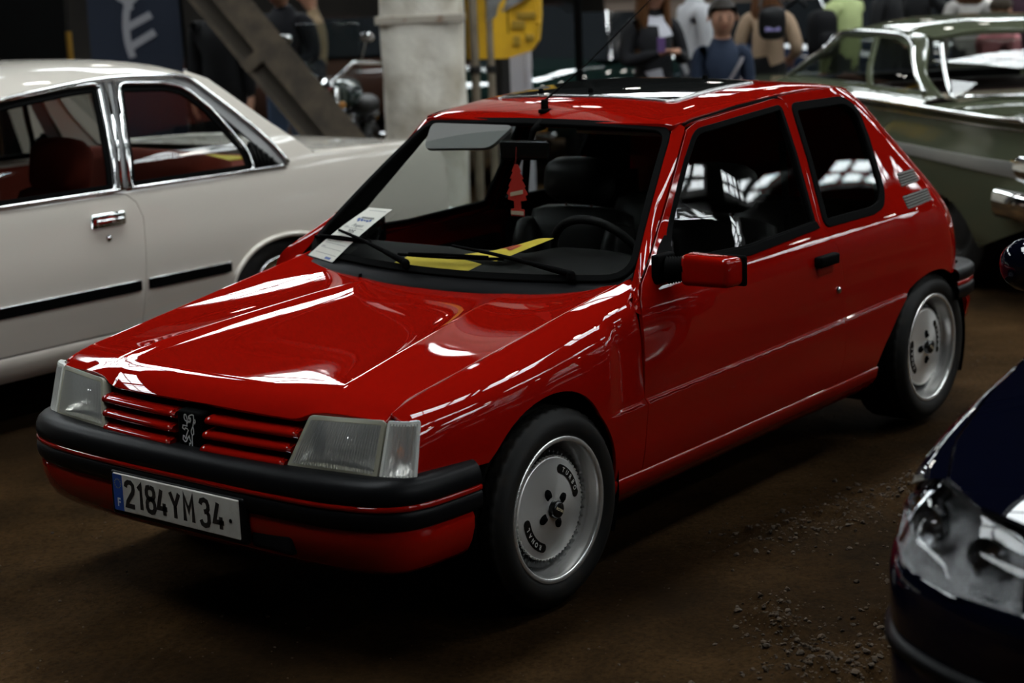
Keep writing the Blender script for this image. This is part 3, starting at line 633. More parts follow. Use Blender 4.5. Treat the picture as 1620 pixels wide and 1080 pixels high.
st.build('euro_stars', mat('plate_star', (.35, .33, .12), .5), PL, smooth=False)
GL = {'2': [[(.02, .78), (.06, .92), (.2, 1), (.38, 1), (.5, .9), (.52, .74), (.46, .6), (.1, .2), (.05, .05), (.56, .05)]], '1': [[(.12, .80), (.30, .97), (.30, .0)]],
 '8': [[(.28, 1), (.1, .96), (.04, .82), (.04, .68), (.12, .56), (.28, .53), (.46, .46), (.52, .34), (.52, .16), (.44, .04), (.28, 0), (.12, .04), (.04, .16), (.04, .34), (.1, .46), (.28, .53), (.44, .56), (.52, .68), (.52, .82), (.46, .96), (.28, 1)]],
 '4': [[(.28, 1), (.03, .26), (.6, .26)], [(.42, .48), (.42, 0)]], 'Y': [[(.0, 1), (.28, .48), (.56, 1)], [(.28, .5), (.28, 0)]], 'M': [[(.04, 0), (.04, 1), (.3, .42), (.56, 1), (.56, 0)]],
 '3': [[(.03, .8), (.1, .95), (.28, 1), (.44, .95), (.5, .82), (.5, .68), (.42, .57), (.24, .53)], [(.42, .55), (.52, .42), (.52, .18), (.44, .05), (.26, 0), (.1, .05), (.02, .2)]]}
M_INK = mat('plate_ink', (.012, .011, .011), .5)
for ch, cx in zip('2184YM34', (-.182, -.135, -.0935, -.046, .009, .064, .130, .184)):
    m2 = MB()
    for s_ in GL[ch]:
        V, F = ribbon([((a-.28)*.066, (b-.5)*.073) for a, b in s_], .0142); m2.add(place(V+np.array([cx-.004, 0, 0]), PO, PEX, PEY), F)
    m2.build('plate_digit', M_INK, PL, smooth=False)
MB().lathe([(0, .003), (.004, .0025), (.006, 0)], 10, 'x', (.7315, .227, .365)).build('plate_screw', M_RUB, PL)
# apron slot beside the plate
sl = MB().rbox((.672, .27, .292), (.706, .43, .352), .014, 2); sl.build('apron_slot', M_DARK, BUM)
# --- grille
GR = thing('grille', '', ''); [GR.__delitem__(k) for k in list(GR.keys())]; GR.parent = RC
MB().box((.50, -.43, .50), (.585, .43, .66)).build('grille_back', M_DARK, GR, smooth=False)
gx = lambda y, z: .655-.02*(y/.4)**2+(.60-z)*.32
for k, zc in enumerate((.600, .562, .524)):
    for s in (-1, 1):
        y0 = .062+.006*k*0; y1 = (.402, .387, .372)[k]
        ysl = np.linspace(y0, y1, 16); prof = [(-.060, .016), (-.022, .0125), (-.006, .009), (0, .002), (-.002, -.006), (-.010, -.0105), (-.06, -.0115)]
        Pg = np.stack([np.stack([gx(y, zc)+np.array([p[0] for p in prof]), np.full(len(prof), y*s), zc+np.array([p[1] for p in prof])-.012*(y/.4)**2*0], -1) for y in ysl]); V, F = grid(Pg)
        n = len(prof); F = F+[tuple(range(n))[::-1], tuple(range(len(V)-n, len(V)))]
        mk('grille_slat', V, F if s < 0 else [f[::-1] for f in F], M_RED, GR, smooth=True)
EB = MB().rbox((.60, -.050, .510), (.657, .050, .622), .010, 2, M=None).build('emblem_plate', M_RUB, GR)
LION = [[(300, 205), (330, 205), (350, 245), (368, 300), (385, 385), (425, 345), (455, 370), (485, 320), (480, 270), (445, 265), (440, 300), (422, 290), (425, 240), (480, 205), (545, 185), (590, 195), (590, 270), (585, 330), (545, 450), (480, 555), (475, 600), (500, 670), (490, 760), (490, 830), (475, 930), (430, 955), (385, 920), (390, 860), (430, 860), (445, 820), (415, 770), (395, 690), (340, 750), (290, 825), (240, 840), (180, 790), (200, 705), (240, 710), (270, 765), (295, 745), (305, 690), (350, 610), (378, 565), (350, 530), (285, 520), (255, 560), (195, 530), (215, 465), (350, 465), (345, 350), (300, 345), (270, 290), (280, 230)],
 [(545, 450), (560, 520), (555, 620), (500, 670)], [(590, 330), (605, 300), (630, 290), (640, 330), (615, 380), (600, 350)]]
ct = math.cos(.31); sn = math.sin(.31); m2 = MB()
for i, L in enumerate(LION):
    V, F = ribbon([((x-405)/9500*1.05, (570-y)/9000*1.0) for x, y in L], .0034, closed=(i == 0)); V[:, 0] += .10*V[:, 1]*0
    m2.add(place(V*1.12, (.6578, 0, .566), (0, 1, 0), (0, 0, 1)), F)
EMB = m2.build('lion_emblem', mat('emblem_silver', (.80, .80, .80), .4, metal=.2), GR, smooth=False, label='silver outline of a rampant lion on black plate')
# --- headlamps and indicators
for s in (1, -1):
    HL = thing('headlamp', '', ''); [HL.__delitem__(k) for k in list(HL.keys())]; HL.parent = RC
    Y = lambda p: np.array([p[0], p[1]*s, p[2]])
    iT, iB, oT, oB = np.array((.608, .426, .654)), np.array((.655, .375, .520)), np.array((.566, .657, .660)), np.array((.612, .655, .516))
    def fl(u, v, iT=iT, iB=iB, oT=oT, oB=oB):
        u = np.asarray(u)[..., None]; v = np.asarray(v)[..., None]; P = (iB*(1-u)+oB*u)*(1-v)+(iT*(1-u)+oT*u)*v
        return P+np.array([.010, .0015, .003])*(16*u*(1-u)*v*(1-v))
    R = rnd([(0, 0), (1, 0), (1, 1), (0, 1)], .07, 4); Ri = rnd([(.04, .085), (.965, .075), (.96, .93), (.035, .93)], .06, 4)
    V, F, N = surf_mesh(R, fl, res=.06, thick=.03, gap=0, hint=(1, 0, 0), holes=[Ri], bev=.003)
    if s < 0: V, F, N = flipy(V, F, N)
    mk('lamp_bezel', V, F, M_BEZ, HL, N)
    # fluted glass lens: vertical ribs modelled
    nu, nv = 300, 12; uu, v2 = np.meshgrid(np.linspace(.04, .96, nu), np.linspace(.08, .92, nv), indexing='ij'); P = fl(uu, v2)+np.array([.001, 0, 0])
    P[..., 0] += .0012*np.cos(uu*math.pi*2*34)*(np.sin(v2*math.pi)**.25); V, F = grid(P)
    if s < 0: V, F, _ = flipy(V, F)
    mk('lens', V, F, M_LENS, HL)
    # reflector bowl
    nu, nv = 30, 16; uu, v2 = np.meshgrid(np.linspace(.03, .97, nu), np.linspace(.06, .94, nv), indexing='ij'); P = fl(uu, v2); r2 = np.clip(((uu-.5)/.5)**2, 0, 1); r3 = np.clip(((v2-.5)/.5)**2, 0, 1); dpt = .105*(1-.75*r2)*(1-r3**3)*(1-r2**6)+.004
    P = P-np.array([1, .15, -.1])*dpt[..., None]; V, F = grid(P)
    if s < 0: V, F, _ = flipy(V, F)
    mk('reflector', V, F, M_REFL, HL)
    bc = fl(np.array([.5]), np.array([.5]))[0]*np.array([1, s, 1])
    MB().lathe([(0, .0), (.012, -.002), (.019, -.012), (.020, -.05), (.0, -.06)], 16, 'x', tuple(bc-np.array([.035, 0, 0]))).build('bulb_shield', M_CHROME, HL)
    # indicator, clear, wrapping round the corner
    IN = thing('indicator_lamp', '', ''); [IN.__delitem__(k) for k in list(IN.keys())]; IN.parent = RC
    def fi(u, v):
        u = np.asarray(u, float); v = np.asarray(v, float)
        T = np.stack([np.interp(u, [0, .35, .7, 1], [.564, .556, .541, .520]), np.interp(u, [0, .35, .7, 1], [.664, .697, .722, .736]), np.full_like(u, .660)], -1)
        B = np.stack([np.interp(u, [0, .35, .7, 1], [.611, .601, .583, .556]), np.interp(u, [0, .35, .7, 1], [.663, .699, .727, .744]), np.full_like(u, .510)], -1)
        return B+(T-B)*v[..., None]
    Ri = rnd([(.10, .10), (.93, .10), (.90, .93), (.08, .93)], .06, 4)
    V, F, N = surf_mesh(R, fi, res=.07, thick=.02, gap=0, hint=(1, 1, 0), holes=[Ri], bev=.003)
    if s < 0: V, F, N = flipy(V, F, N)
    mk('lamp_bezel', V, F, mat('indicator_frame', (.62, .62, .58), .3), IN, N)
    nu, nv = 50, 10; uu, v2 = np.meshgrid(np.linspace(.05, .97, nu), np.linspace(.06, .96, nv), indexing='ij'); P = fi(uu, v2); P[..., :2] += (.0012*np.cos(uu*math.pi*2*11))[..., None]*np.array([.8, .5]); V, F = grid(P)
    if s < 0: V, F, _ = flipy(V, F)
    mk('lens', V, F, M_LENS, IN)
    P = fi(uu, v2)-np.array([.035, .03, 0])*(np.sin(uu*math.pi)*np.sin(v2*math.pi))[..., None]-np.array([.004, .003, 0]); V, F = grid(P)
    if s < 0: V, F, _ = flipy(V, F)
    mk('reflector', V, F, mat('indicator_reflector', (.72, .70, .68), .22, metal=1., bump=(60, .6, .01)), IN)
    MB().ell(tuple((fi(np.array([.5]), np.array([.45]))[0]-np.array([.022, .018, 0]))*np.array([1, s, 1])), (.011, .011, .016)).build('bulb', mat('amber_bulb', (.55, .16, .03), .2, coat=1.), IN)
    # filler below / beside lamps
b = MB()
for s in (-1, 1): b.box((.38, min(s*.40, s*.70), .505), (.43, max(s*.40, s*.70), .652))
b.box((.48, -.66, .49), (.62, .66, .510)); b.build('front_panel', M_DARK, RC, smooth=False)
# ------------------------------------------------------------------ red car: wheels, mirrors, wipers, cabin
M_TYRE = mat('tyre_rubber', (.008, .0075, .007), .6, spec=.2, noise=(25, (.016, .012, .008), .5, .8)); M_BARREL = mat('polished_lip', (.78, .77, .75), .26, metal=.8)
M_RIMDK = mat('rim_black', (.006, .006, .006), .25); M_LETTER = mat('wheel_letter', (.62, .61, .58), .45, metal=.2); M_GOLD = mat('cap_letter', (.62, .52, .34), .45, metal=.2)
def tyre_mesh(Ro=.289, Rr=.205, wid=.205, n=168):
    yo = .010; prof = []      # (radius, y) from outer bead round to inner bead; y=0 rim face
    prof += [(Rr-.004, -.006), (Rr+.004, .002), (Rr+.018, yo), (Rr+.036, yo+.004), (Rr+.055, yo), (Ro-.018, -.004), (Ro-.009, -.012)]
    yt = np.linspace(-.016, -wid+.016, 25); tread = [(Ro-.003*abs((i-12)/12)**3, y) for i, y in enumerate(yt)]; k0 = len(prof); prof += tread; k1 = len(prof)
    prof += [(Ro-.012, -wid+.008), (Ro-.03, -wid-.004), (Rr+.03, -wid-.006), (Rr, -wid+.012)]
    prof = np.array(prof); m = len(prof); V = np.zeros((n, m, 3))
    for i in range(n):
        a = 2*math.pi*i/n; r = prof[:, 0].copy()
        for j in range(k0, k1):
            q = j-k0; g = 0
            if q in (6, 12, 18): g = .007
            ph = (i+(q if q < 12 else 24-q)*.5)
            if q not in (11, 13) and int(ph) % 4 == 0: g = max(g, .005)
            r[j] -= g
        V[i, :, 0] = r*math.cos(a); V[i, :, 1] = prof[:, 1]; V[i, :, 2] = r*math.sin(a)
    F = [(i*m+k, i*m+k+1, ((i+1) % n)*m+k+1, ((i+1) % n)*m+k) for i in range(n) for k in range(m-1)]
    return V.reshape(-1, 3), F
def pol(r, a, y): return (-r*math.cos(a), y, r*math.sin(a))       # a measured as seen from outside (0 = towards the tail)
def arc_patch(r0, r1, a0, a1, y, n=16):
    a = np.linspace(a0, a1, n); V = [pol(r0+.0, t, y) for t in a]+[pol(r1, t, y) for t in a]
    return V, [(i, n+i, n+i+1, i+1) for i in range(n-1)]
def wheel_parts(rot):
    R = []
    V, F = tyre_mesh(); R.append(('tyre', V, F, M_TYRE))
    lip = MB().lathe([(.206, -.014), (.2115, -.006), (.2115, .002), (.208, .006), (.198, .0045), (.1945, .000), (.193, -.010), (.191, -.016), (.189, -.030), (.187, -.034), (.183, -.052), (.180, -.056), (.176, -.085), (.176, -.12)], 72, 'y'); R.append(('rim_lip', lip.V, lip.F, M_BARREL))
    bk = MB().lathe([(.176, -.082), (.02, -.075)], 48, 'y')
    for i in range(48):      # black turbine fins between disc and barrel
        a = 2*math.pi*i/48; c, s = math.cos(a), math.sin(a); M = Matrix.Rotation(-a, 4, 'Y')
        bk.box((.135, -.078, -.0022), (.172, -.042, .0022), M=M)
    R.append(('turbine_ring', bk.V, bk.F, M_RIMDK))
    ds = MB().lathe([(.020, -.016), (.035, -.018), (.060, -.022), (.143, -.030), (.1465, -.031), (.148, -.034), (.147, -.040)], 96, 'y'); R.append(('wheel_disc', ds.V, ds.F, M_ALU))
    # milled teeth round the disc edge
    th = MB()
    for i in range(64):
        a = 2*math.pi*i/64; M = Matrix.Rotation(-a, 4, 'Y'); th.box((.1455, -.040, -.0035), (.1510, -.0318, .0035), M=M)
    R.append(('disc_teeth', th.V, th.F, M_ALU))
    for k in range(4):
        lb = MB(); a = rot+math.radians(45+90*k)-.35; M = Matrix.Translation(pol(.047, a, -.0195)) @ Matrix.Rotation(a, 4, 'Y')
        lb.lathe([(0, .0015), (.0135, .0012), (.014, -.004)], 16, 'y', M=M @ Matrix.Diagonal((1.4, 1, 1, 1)))
        lb.lathe([(0, .010), (.0055, .009), (.0065, .002), (.0065, 0)], 6, 'y', M=M)
        R.append(('wheel_bolt', lb.V, lb.F, M_RUB))
    cp = MB().lathe([(0, .004), (.019, .0035), (.024, 0), (.0258, -.006), (.0265, -.018)], 24, 'y'); R.append(('centre_cap', cp.V, cp.F, M_RIMDK))
    V, F = textmesh('RONAL', .0115, 1., .0003); ca, sa = math.cos(rot), math.sin(rot); W = [(-(v[0]*math.cos(.55)+v[1]*math.sin(.55)), .0050, -v[0]*math.sin(.55)+v[1]*math.cos(.55)) for v in V]; R.append(('cap_lettering', W, F, M_GOLD))
    for txt, ac in (('TURBO', rot+math.radians(38)), ('RONAL', rot+math.radians(218))):
        y = -.0262; half = math.radians(29); V, F = arc_patch(.101, .1275, ac-half, ac+half, y); 
        V = [list(v) for v in V]
        n = len(V)//2
        for i in range(n): V[i][1] = -.0245; V[n+i][1] = -.0274
        pm = MB().add(V, F)
        for e in (-1, 1): pm.lathe([(0, .0012), (.0132, .0011), (.0133, -.001)], 14, 'y', c=pol(.1142, ac+e*half, -.0268))
        R.append(('name_patch', pm.V, pm.F, M_RIMDK)); tm = MB()
        for i, ch in enumerate(txt):
            a = ac+math.radians(21-10.5*i); V, F = textmesh(ch, .0185, .95, .0004)
            er = np.array([-math.cos(a), 0, math.sin(a)]); et = np.array([-math.sin(a), 0, -math.cos(a)]); c0 = np.array(pol(.1142, a, -.0247)); tm.add(c0+V[:, :1]*et+V[:, 1:2]*er, F)
        R.append(('wheel_lettering', tm.V, tm.F, M_LETTER))
    return R
def add_wheel(loc, flip, rot, tilt=0.):
    wp = bpy.data.objects.new('wheel', None); COL.objects.link(wp); wp.parent = RC; wp.location = loc; wp.empty_display_size = .05
    for n, V, F, m in wheel_parts(rot):
        V = np.array(V)
        if flip: V, F, _ = flipy(V, F)
        mk(n, V, F, m, wp, smooth=n not in ('name_patch', 'wheel_lettering', 'disc_teeth', 'cap_lettering'))
    if tilt: wp.rotation_euler = (0, 0, tilt)
for x, y, rot in ((0, .772, 0), (-2.42, .757, -.42)):
    add_wheel((x, y, .289), False, rot); add_wheel((x, -y, .289), True, rot+1)
# radial brushed look on the disc
nt = M_ALU.node_tree; tg = nt.nodes.new('ShaderNodeTangent'); tg.direction_type = 'RADIAL'; tg.axis = 'Y'; nt.links.new(tg.outputs[0], nt.nodes['Principled BSDF'].inputs['Tangent'])
# --- door mirrors
def mirror_side(s):
    MI = bpy.data.objects.new('door_mirror', None); COL.objects.link(MI); MI.parent = RC; MI.empty_display_size = .05
    def put(n, mb, m):
        V, F = np.array(mb.V), mb.F
        if s < 0: V, F, _ = flipy(V, F)
        return mk(n, V, F, m, MI)
    bm = bmesh.new(); bmesh.ops.create_cube(bm, size=1)
    for v in bm.verts:
        o = v.co.y > 0; f = v.co.x > 0
        v.co = Vector((-.60+v.co.x*(.085 if not f else .075), (.905+v.co.y*.185), .886+v.co.z*(.088 if o else .096)))
        if f: v.co.y += -.012 if o else .006; v.co.z *= 1.0
    bmesh.ops.bevel(bm, geom=list(bm.edges), offset=.021, segments=5, profile=.55, affect='EDGES'); bm.verts.index_update()
    sh = MB().add([v.co for v in bm.verts], [[v.index for v in f.verts] for f in bm.faces]); bm.free(); put('mirror_shell', sh, M_RED)
    rim = MB().rbox((-.650, .818, .840), (-.632, 1.004, .932), .008, 2); put('mirror_rim', rim, M_RUB)
    gl = MB().rbox((-.653, .826, .848), (-.649, .996, .924), .002, 1); put('mirror_glass', gl, M_CHROME)
    bt = MB(); n = 7; P = []; R_ = []
    for i in range(n*2+1):
        t = i/(n*2); P.append((-.578-.022*t, .765+.055*t, .880+.006*t)); R_.append((.040 if i % 2 else .033)*(1.08-.12*t))
    bt.tube(P, R_, 18); bt.rbox((-.632, .735, .842), (-.535, .762, .93), .008, 2); put('mirror_boot', bt, M_RUB)
    # dark triangle plate in the front window corner
    tri = [(-.545, .862), (-.668, .872), (-.722, .962), (-.64, .925)]
    V, F, N = surf_mesh(rnd(tri, .01), offs(fside, .004), res=.03, thick=.01, gap=0)
    if s < 0: V, F, N = flipy(V, F, N)
    mk('mirror_sail', V, F, M_RUB, MI, N)
for s in (1, -1):
    mirror_side(s)
# the far mirror is folded back against its door
MIR = [o for o in RC.children if o.name.startswith('door_mirror')][1]
for o in MIR.children:
    if o.name.split('.')[0] in ('mirror_shell', 'mirror_rim', 'mirror_glass'):
        o.matrix_world = Matrix.Translation((-.66, -.775, 0)) @ Matrix.Rotation(math.radians(-86), 4, 'Z') @ Matrix.Translation((.60, .80, 0)) @ o.matrix_world
MIR.location = (-.06, .05, -.015)
# --- scuttle and wipers
yy = np.linspace(-.66, .66, 31); b = 1-(yy/.66)**2
P = np.stack([np.stack([-.430+.05*b, yy, .806-.018*b+.020*(yy/.66)**2], -1), np.stack([-.448+.06*b, yy, .826-.020*b+.010*(yy/.66)**2], -1), np.stack([-.492+.080*b, yy, .842-.02*b], -1), np.stack([-.512+.082*b, yy, .856-.022*b], -1)], 1)
V, F = grid(P); mk('scuttle', V, [f[::-1] for f in F], M_BLKP, RC)
def wsp(u, v, d=.02): return offs(fws, d, (1, 0, 1))(np.array([u]), np.array([v]))[0]
def wiper(pv, mid, tip0, tip1, name='wiper'):
    W = bpy.data.objects.new(name, None); COL.objects.link(W); W.parent = RC; W.empty_display_size = .05
    a = wsp(*pv, .016); m_ = wsp(*mid, .028); k = a+(m_-a)*.30+np.array([0, 0, .006])
    hd = MB().lathe([(0, .014), (.010, .012), (.014, .004), (.014, -.012)], 12, c=tuple(a)); hd.tube([a+np.array([0, 0, .004]), k], [.012, .009], 6); hd.build('wiper_head', M_RUB, W)
    MB().tube([k, a+(m_-a)*.65+np.array([0, 0, .006]), m_], [.0075, .006, .0045], 6).build('wiper_arm', M_RUB, W)
    us = [tip0[0]+(tip1[0]-tip0[0])*t for t in np.linspace(0, 1, 9)]; vs = [tip0[1]+(tip1[1]-tip0[1])*t for t in np.linspace(0, 1, 9)]
    MB().tube([wsp(u, v, .009) for u, v in zip(us, vs)], .0055, 6).build('wiper_blade', M_RUB, W)
    br = [wsp(us[i], vs[i], .018 + (.006 if i == 4 else 0)) for i in (1, 4, 7)]; MB().tube(br, .0045, 6).build('wiper_bridge', M_RUB, W)
wiper((.719, .015), (.02, .135), (.33, .10), (-.31, .075)); wiper((-.213, .022), (-.80, .135), (-.55, .115), (-.985, .085))
# --- roof aerial
AE = bpy.data.objects.new('roof_aerial', None); COL.objects.link(AE); AE.parent = RC; AE.empty_display_size = .05
ab = np.array([-1.045, -.035, 1.297]); MB().rbox(tuple(ab-np.array([.03, .012, .004])), tuple(ab+np.array([.022, .012, .010])), .004).rbox(tuple(ab+np.array([-.016, -.008, .005])), tuple(ab+np.array([.012, .008, .042])), .005).build('aerial_base', M_RUB, AE)
MB().tube([ab+np.array([0, 0, .036]), np.array([-1.25, .0, 1.445]), np.array([-1.64, .02, 1.66])], [.0036, .0028, .0018], 6).build('aerial_mast', M_RUB, AE)
# --- rear bumper
h = [(-2.585, .789), (-2.70, .784), (-2.80, .755), (-2.86, .69), (-2.90, .56), (-2.925, .3), (-2.93, 0)]; h = spl(h, n=5); h = np.vstack([h, (h*np.array([1, -1]))[::-1][1:]]); h = h[::-1]; RP = np.column_stack([h[:, 0], h[:, 1], np.zeros(len(h))])
RB = bpy.data.objects.new('rear_bumper', None); COL.objects.link(RB); RB.parent = RC; RB.empty_display_size = .05
for n, pr, m in (('upper_moulding', [(-.06, .570), (-.01, .572), (.004, .560), (.006, .535), (0, .522), (-.02, .520)], M_BLKP), ('red_insert', [(-.02, .522), (0, .521), (.001, .512), (0, .503), (-.02, .502)], M_RED), ('lower_moulding', [(-.02, .504), (0, .503), (.006, .49), (.004, .455), (-.01, .448), (-.04, .448)], M_BLKP), ('apron', [(-.02, .45), (-.01, .42), (-.02, .36), (-.05, .31), (-.10, .30)], M_RED)):
    V, F = sweep(RP if n != 'apron' else RP[6:-6], pr); mk(n, V, F, m, RB)
# --- cabin
CB = MB(); zs = []
yy = np.linspace(-.66, .66, 45)
def dash(y):
    bin_ = math.exp(-((y-.34)/.20)**4); a = abs(y)/.66
    return [(-.44-.03*a, .815), (-.52-.02*a, .842), (-.66, .852+.012*bin_), (-.76, .855+.035*bin_), (-.82, .845+.03*bin_), (-.835, .80), (-.80, .70), (-.78, .5)]
P = np.array([[(x, y, z) for x, z in dash(y)] for y in yy]); V, F = grid(P); mk('dashboard', V, [f[::-1] for f in F], M_TRIM, RC)
SW = bpy.data.objects.new('steering_wheel', None); COL.objects.link(SW); SW.parent = RC; SW.location = (-.85, .33, .822); SW.rotation_euler = (0, math.radians(-62), 0); SW.empty_display_size = .05
t = np.linspace(0, 2*math.pi, 40, endpoint=False); MB().tube([(.183*math.cos(a), .183*math.sin(a), 0) for a in t], .0145, 10, closed=True).build('wheel_rim', M_TRIM, SW)
sp = MB().rbox((-.06, -.055, -.035), (.05, .055, -.005), .015)
for a in (math.pi/2+.2, -math.pi/2-.2, math.pi): sp.tube([(.04*math.cos(a), .04*math.sin(a), -.02), (.18*math.cos(a), .18*math.sin(a), 0)], [.020, .012], 8)
sp.tube([(0, 0, -.02), (0, 0, -.16)], .03, 10); sp.build('wheel_spokes', M_TRIM, SW)
def soft(lo, hi, r=.04, seg=4, M=None, puff=.012):
    bm = bmesh.new(); bmesh.ops.create_cube(bm, size=1); bmesh.ops.subdivide_edges(bm, edges=list(bm.edges), cuts=5, use_grid_fill=True)
    lo = np.array(lo); hi = np.array(hi); c = (lo+hi)/2; h = (hi-lo)/2; r = min(r, h.min()*.98); V = []
    for v in bm.verts:
        p = np.array(v.co)*2*h; q = np.clip(p, -(h-r), h-r); d = p-q; L = np.linalg.norm(d)
        p2 = q+d/L*r if L > 1e-9 else p
        u = p2/h; p2 = p2*(1+puff/h*(1-np.roll(u, 1)**2)*(1-np.roll(u, 2)**2)); V.append(p2+c)
    bm.verts.index_update(); F = [[v.index for v in f.verts] for f in bm.faces]; bm.free(); V = np.array(V)
    if M is not None: V = V @ np.array(M.to_3x3()).T+np.array(M.translation)
    return V, F
def seat(x, y, parent, m, hz=1.0, k=1.0, name='front_seat'):
    S = bpy.data.objects.new(name, None); COL.objects.link(S); S.parent = parent; S.location = (x, y, 0); S.empty_display_size = .05
    T = Matrix.Translation((0, 0, .48)) @ Matrix.Rotation(math.radians(-14), 4, 'Y')
    V, F = soft((-.10, -.23, -.10), (.02, .23, .42), .05, M=T); mk('seat_back', V, F, m, S)
    for s in (-1, 1):
        V, F = soft((-.07, s*.21-.045, -.08), (.07, s*.21+.045, .36), .045, M=T); mk('seat_bolster', V, F, m, S)
    V, F = soft((-.02, -.24, .30), (.50, .24, .47), .05); mk('seat_cushion', V, F, m, S)
    T2 = Matrix.Translation((-.125, 0, hz)) @ Matrix.Rotation(math.radians(-8), 4, 'Y')
    V, F = soft((-.055, -.145, -.08), (.055, .145, .075), .05, M=T2); mk('headrest', V, F, m, S)
    MB().tube([(-.115, -.06, .85), (-.125, -.06, hz)], .007, 6).tube([(-.115, .06, .85), (-.125, .06, hz)], .007, 6).build('headrest_posts', M_CHROME, S)
    return S
seat(-1.44, .335, RC, M_SEAT, .995); seat(-1.47, -.30, RC, M_SEAT, .99)
RS = bpy.data.objects.new('rear_seat', None); COL.objects.link(RS); RS.parent = RC; RS.empty_display_size = .05
T = Matrix.Translation((-2.12, 0, .5)) @ Matrix.Rotation(math.radians(-18), 4, 'Y')
for s in (-1, 1): V, F = soft((-.07, s*.29-.28, -.1), (.05, s*.29+.28, .36), .05, M=T); mk('seat_back', V, F, M_SEAT, RS)
V, F = soft((-2.1, -.58, .32), (-1.66, .58, .48), .06); mk('seat_cushion', V, F, M_SEAT, RS)
MB().rbox((-2.58, -.60, .80), (-2.28, .60, .825), .008).build('parcel_shelf', M_TRIM, RC)
# inside faces of the doors and quarters: painted metal above, charcoal cards below
def finn(d): return offs(fside, -d)
for nm, o_, m, d in (('door_card', [(-.50, .30), (-.50, .77), (-1.60, .77), (-1.60, .32)], M_TRIM, .055), ('door_inner_skin', [(-.52, .76), (-.56, .858), (-1.56, .872), (-1.62, .85), (-1.64, .76)], M_RED, .040)):
    V, F, N = surf_mesh(o_, finn(d), res=.06, thick=0, gap=0); V2 = (V, [f[::-1] for f in F], -N); both(nm, V2[0], V2[1], m, RC, V2[2])
ri = inset(resample(do, .05), .012); 
V, F, N = surf_mesh([p for p in ri if 1], finn(.030), res=.04, holes=[inset(resample(dh, .05), -.002)], thick=0, gap=0); both('door_frame_inner', V, [f[::-1] for f in F], M_GLOSSBLK, doors, -N)
V, F, N = surf_mesh([(-1.66, .33), (-1.66, .85), (-1.60, .88), (-2.05, .88), (-2.2, .95), (-2.5, .95), (-2.60, .80), (-2.60, .62), (-2.1, .6), (-1.98, .33)], finn(.05), res=.06, thick=0, gap=0); both('quarter_trim', V, [f[::-1] for f in F], M_TRIM, RC, -N)
qi = [(-1.58, .862), (-1.645, 1.11), (-1.675, 1.305), (-2.2, 1.29), (-2.30, 1.2), (-2.40, 1.05), (-2.5, .9), (-2.2, .87)]
V, F, N = surf_mesh(qi, finn(.030), res=.05, holes=[inset(resample(qh, .05), .01)], thick=0, gap=0); both('quarter_trim', V, [f[::-1] for f in F], M_TRIM, RC, -N)
xs, ysr = np.linspace(-1.02, -2.24, 20), np.linspace(-.53, .53, 15); P = np.array([froof(np.full(15, x), ysr)-np.array([0, 0, .028]) for x in xs]); V, F = grid(P); mk('headlining', V, [f[::-1] for f in F], mat('headlining_cloth', (.05, .048, .045), .9), RC)
V, F = grid(np.stack([fws(np.full(28, .985), np.linspace(0, 1, 28))-np.array([.012, 0, .010]), fside(D[:, 0], D[:, 1])-np.array([.03, .035, .01])], 1)); both('pillar_trim', V, F, M_TRIM, RC)
MB().box((-2.60, -.62, .30), (-.8, .62, .31)).build('carpet', M_DARK, RC, smooth=False)
MB().box((-.80, -.62, .24), (-.70, .62, .80)).build('bulkhead', M_DARK, RC, smooth=False)
# interior mirror and sun visors
IM = bpy.data.objects.new('interior_mirror', None); COL.objects.link(IM); IM.parent = RC; IM.empty_display_size = .05
Mx = Matrix.Translation((-.93, -.035, 1.178)) @ Matrix.Rotation(math.radians(14), 4, 'Z'); MB().rbox((-.016, -.092, -.034), (.016, .092, .034), .012, 3, M=Mx).build('mirror_body', M_GLOSSBLK, IM); MB().tube([(-.93, -.02, 1.19), (-.95, -.01, 1.245), (-.985, 0, 1.262)], [.009, .012, .022], 8).build('mirror_stalk', M_RUB, IM)
for y0, y1 in ((-.47, -.10), (.10, .47)):
    c = (y0+y1)/2; o = rnd([(y0, 0), (y1, 0), (y1-.06, -.10), (y0+.02, -.115)] if y0 < 0 else [(y0, 0), (y1, 0), (y1-.02, -.115), (y0+.06, -.10)], .03, 5)
    def fv(a, q): a = np.asarray(a); q = np.asarray(q); return np.stack([-.965+.012-.50*(-q)*-1*-1*0+(-q)*.62, a, 1.258+q*.72], -1)
    if y0 > 0:
        def fv(a, q): a = np.asarray(a); q = np.asarray(q); return np.stack([-1.02+q*.9, a, froof(-1.02+q*.9, a)[..., 2]-.045], -1)
    V, F, N = surf_mesh(o, fv, res=.03, thick=.014, gap=0, hint=(1, 0, .5)); mk('sun_visor', V, F, mat('visor_grey', (.17, .17, .16), .8), RC, N)
# seat belt hanging at the far door pillar and near one
for s in (-1, 1): V, F = strip(np.array([(-1.60, s*.56, 1.16), (-1.58, s*.60, .75)]), np.array([(-1.65, s*.56, 1.16), (-1.63, s*.60, .75)]), 2); mk('seat_belt', V, F, M_RUB, RC)
